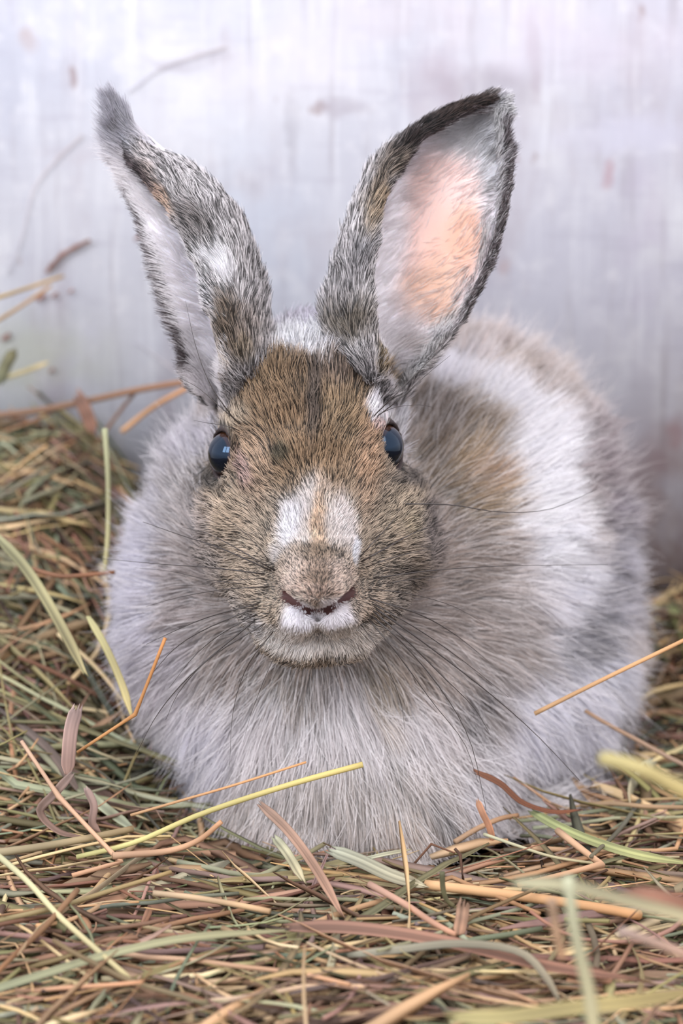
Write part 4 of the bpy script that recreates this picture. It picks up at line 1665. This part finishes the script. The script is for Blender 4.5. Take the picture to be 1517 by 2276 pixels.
N_('flat_straw', 'upright brown flat blade below the golden tan stem',
   [(1030, 2004), (1026, 2040), (1018, 2082)], -.12, 30, (158, 124, 100), True, up=(0, 1, 0))
N_('hay_straw', 'dark olive upright stub crossing the end of the golden stem',
   [(982, 1938), (984, 1975), (992, 2000), (1008, 2014)], -.11, 13, (96, 96, 66))
N_('flat_straw', 'fresh green blade lying right of the haunch foot',
   [(1180, 1804), (1240, 1838), (1320, 1872), (1420, 1902), (1530, 1920)], [-.015, -.03, -.045, -.05, -.055], 24, (154, 166, 108), True, twist=.3)
N_('hay_straw', 'thin pale straw curving below the fresh green blade',
   [(1075, 1854), (1150, 1880), (1230, 1905), (1330, 1920)], [-.04, -.05, -.055, -.06], 8, (196, 196, 160))
kinked('hay_straw', 'light tan jointed straw forming an elbow on the right',
       [(1238, 1846), (1336, 1922), (1150, 1968)], [-.045, -.07, -.085], 17, (206, 166, 130))
kinked('hay_straw', 'dark brown forked twig standing in front of the fore paw',
       [(1010, 1886), (1022, 1900), (1030, 1965)], [-.07, -.07, -.07], 8, (84, 58, 42))
kinked('hay_straw', 'thin brown bent stem beside the fore paw',
       [(918, 1922), (958, 1876), (1010, 1896)], [-.05, -.05, -.055], 6, (118, 82, 62))
N_('hay_straw', 'tan straw tucked between the chest and the haunch foot',
   [(1010, 1872), (1060, 1842), (1110, 1820), (1150, 1812)], [-.03, -.025, -.02, -.015], 14, (186, 150, 116))
N_('flat_straw', 'orange brown shred standing by the foot of the haunch',
   [(1060, 1778), (1072, 1808), (1088, 1842), (1096, 1880)], [-.03, -.032, -.033, -.033], 15, (196, 138, 102), True, up=(0, 1, 0))
N_('hay_straw', 'blurred pale green upright stem close to the lens at lower right',
   [(1262, 1950), (1272, 2040), (1288, 2120), (1312, 2230), (1335, 2440)], [-.30] * 5, 30, (188, 192, 158), taper=(.85, 1.1))
N_('hay_straw', 'blurred thick yellow-green stalk beyond the right haunch foot',
   [(1340, 1686), (1410, 1704), (1480, 1738), (1580, 1800), (1760, 1960)], [-.29, -.30, -.30, -.30, -.30], 36, (196, 184, 120), taper=(1, 1.1))
N_('flat_straw', 'blurred sage blade running to the right edge above the golden stem',
   [(1140, 1962), (1260, 1968), (1400, 2005), (1560, 2050), (1760, 2130)], [-.29, -.29, -.29, -.29, -.29], 30, (156, 154, 120), True)
N_('flat_straw', 'blurred red-brown broad blade at the right edge',
   [(1395, 1992), (1460, 2000), (1560, 2032), (1740, 2110)], [-.28, -.28, -.28, -.28], 50, (156, 108, 86), True)
N_('hay_straw', 'blurred pink-tipped stalk at the right edge under the sage blade',
   [(1375, 2070), (1440, 2090), (1560, 2135)], [-.27, -.27, -.27], 27, (206, 178, 164))
N_('flat_straw', 'blurred yellow-green broad blade along the bottom right edge',
   [(1000, 2262), (1120, 2262), (1280, 2240), (1420, 2225), (1570, 2196)], [-.26] * 5, 34, (168, 158, 100), True)
N_('hay_straw', 'blurred tan stem fragment beside the pale upright stem',
   [(1225, 2000), (1236, 2070), (1250, 2130)], -.28, 24, (184, 152, 122))
N_('flat_straw', 'long olive blade standing in the pile at the left edge',
   [(-10, 1190), (50, 1255), (100, 1330), (150, 1420), (190, 1500)], [.07, .06, .05, .03, .01], 24, (150, 150, 108), True, up=(0, 1, 0))
N_('flat_straw', 'olive yellow blade leaning beside the rabbit\'s left flank',
   [(195, 1370), (235, 1440), (270, 1520), (292, 1590)], [.03, .02, .01, 0.0], 17, (160, 156, 106), True, up=(0, 1, 0))
N_('hay_straw', 'red-brown stem lying across the left pile near the rabbit\'s flank',
   [(60, 1262), (130, 1280), (190, 1278), (255, 1272)], .06, 12, (140, 98, 72))
N_('hay_straw', 'brown bent stem with a torn end arching over the left pile behind the rabbit',
   [(-20, 925), (90, 912), (200, 890), (310, 866), (416, 848)], [.25, .25, .245, .24, .235], 17, (150, 116, 92))
N_('hay_straw', 'light orange stem slanting up to the torn end of the brown stem',
   [(270, 960), (340, 905), (416, 862)], [.23, .232, .234], 14, (196, 150, 108))
N_('flat_straw', 'reddish brown upright blade beneath the brown bent stem',
   [(172, 878), (190, 915), (208, 965)], .24, 30, (150, 112, 96), True, up=(0, 1, 0))
N_('hay_straw', 'thin brown straw propped diagonally under the brown bent stem',
   [(300, 872), (262, 920), (215, 985)], .245, 9, (146, 112, 92))
N_('hay_straw', 'thin tan straw rising in the upper left of the pile',
   [(0, 1075), (50, 1030), (105, 990)], .18, 9, (184, 156, 112))
N_('hay_straw', 'yellow straw entering from the left edge beneath the wall twig',
   [(-30, 670), (50, 644), (140, 614)], [.22, .25, .28], 9, (196, 168, 104))
N_('hay_straw', 'lower tan straw entering from the left edge against the wall',
   [(-30, 728), (40, 685), (112, 636)], [.22, .25, .28], 9, (198, 166, 118))
N_('flat_straw', 'dull yellow blade leaning on the wall above the left pile',
   [(-20, 850), (50, 828), (110, 805)], .26, 12, (182, 176, 132), True)
N_('flat_straw', 'short dark olive leaf standing at the left edge of the pile',
   [(-2, 850), (14, 810), (34, 776)], .25, 26, (118, 122, 92), True, up=(0, 1, 0))
o = kinked('twig', 'small curved brown twig stuck to the wall at left',
           [(104, 606), (116, 590), (138, 566), (166, 550), (200, 534)], .2965, 11, (142, 108, 100))
o['category'] = 'twig'
for (px, py, rr, lab) in ((90, 662, 9, 'dark shred of chaff stuck on the wall under the twig'),
                          (122, 655, 7, 'small mauve chaff flake on the wall right of the dark shred'),
                          (158, 647, 5, 'reddish chaff speck on the wall right of the yellow straw'),
                          (306, 528, 6, 'reddish chaff speck on the wall beside the left ear'),
                          (12, 750, 9, 'brown chaff flake on the wall at the left edge'),
                          (114, 824, 6, 'small mauve chaff flake on the wall above the hay pile')):
    o = N_('chaff_flake', lab, [(px - rr, py + rr * .7), (px, py), (px + rr, py - rr * .8)], .2975, rr * 1.1, (140, 104, 98), True, cat='chaff', K=6)

for pts_, lab in (([(18, 610), (50, 520), (75, 420), (130, 350), (185, 300)], 'long faint grey fibre curving up the wall at the left edge'),
                  ([(285, 205), (350, 155), (430, 125), (500, 105)], 'faint grey fibre on the wall above the left ear'),
                  ([(300, 760), (350, 795), (400, 832), (430, 850)], 'faint grey fibre on the wall left of the left ear base')):
    N_('fibre', lab, pts_, .298, 3.4, (206, 206, 222), cat='fibre', taper=(.8, .8))  # wall scratches, built as thin strands lying on the surface

# ---- countable straws on top of the bed (those that show largest)
def place_words(px, py):
    if px < 0 or px > W or py > H:
        return 'cut by the frame edge'
    col_ = ('far left', 'left', 'left of centre', 'right of centre', 'right', 'far right')[min(5, int(px / (W / 6)))]
    row_ = ('near the wall', 'halfway back', 'level with the chest', 'just before the rabbit', 'in the middle foreground', 'in the lower foreground', 'near the bottom edge')[
        int(np.digitize(py, (1150, 1500, 1800, 1930, 2040, 2150)))]
    return f'{row_}, {col_}'


def look_words(C, w, blade, kk, c):
    a, b_ = proj(C[[0, -1]])
    if a[0] > b_[0]: a, b_ = b_, a
    L = np.hypot(*(b_ - a))
    ang = math.degrees(math.atan2(a[1] - b_[1], b_[0] - a[0] + 1e-6))
    tilt = 'lying level' if abs(ang) < 9 else ('rising rightwards' if 9 <= ang < 30 else 'dipping rightwards' if -30 < ang <= -9
            else 'rising steeply rightwards' if ang >= 30 else 'dipping steeply rightwards')
    wd = w * 2 / mpp(0)
    thick = 'fine' if wd < 7 else 'narrow' if wd < 13 else 'medium' if wd < 20 else 'broad'
    ln = 'short' if L < 330 else 'long'
    tone = {'straw': 'pale yellow', 'sage': 'sage green'}.get(kk, kk)
    if c.mean() < 95: tone = 'dark ' + tone
    return f'{ln} {thick} {tone} {"blade" if blade else "straw"} {tilt}'


seen = {}
for zi, (xr, yr, lay, cnt, green, where) in enumerate((
        ((-0.13, 0.13), (-0.18, -0.01), (0.001, 0.008), 165, False, 'loose straws and grass in the foreground hay'),
        ((-0.18, -0.08), (-0.01, 0.25), (0.003, 0.014), 60, True, 'loose straws and grass on the left hay pile'),
        ((0.10, 0.18), (-0.02, 0.22), (0.002, 0.010), 40, False, 'loose straws and grass right of the rabbit'))):
    for _ in range(cnt):
        for _try in range(20):
            r = random_straw(xr, yr, lay, big=True, K=11)
            if r is None: continue
            C, w, blade = r
            pr_ = proj(C)
            vis = (pr_[:, 0] > 0) & (pr_[:, 0] < W) & (pr_[:, 1] < H)
            if vis.mean() < 0.5: continue
            if zi == 0 and C[:, 2].max() > 0.024: continue
            if np.prod(np.ptp(C, axis=0) + 0.002) > 8e-5: continue
            kk, c = colour(PWG if green else PW)
            mid = pr_[vis].mean(0)
            lab = f'{look_words(C, w, blade, kk, c)}, {place_words(*mid)}'
            if lab not in seen: break
        else:
            continue
        seen[lab] = 1
        if blade:
            wp = np.clip(np.minimum(np.linspace(0.5, 5, 11), np.linspace(4, 0.3, 11)), 0, 1)
            V, F, M = ribbon(C, w, twist=np.linspace(0, random.gauss(0, 0.7), 11) + random.choice((-1, 1)) * random.uniform(0.1, 1.3), wprof=wp, ribs=2, cup=random.uniform(-.3, .5))
            cv = ribbon_col(c, 11, M)
        else:
            V, F, cv = straw_geo(C, w, False, c, nseg=8)
        org = C[len(C) // 2].copy()
        o = mesh_obj('flat_straw' if blade else 'hay_straw', V - org, F, hay_m, col=cv)
        o.location = org
        tag(o, lab, 'straw', where)
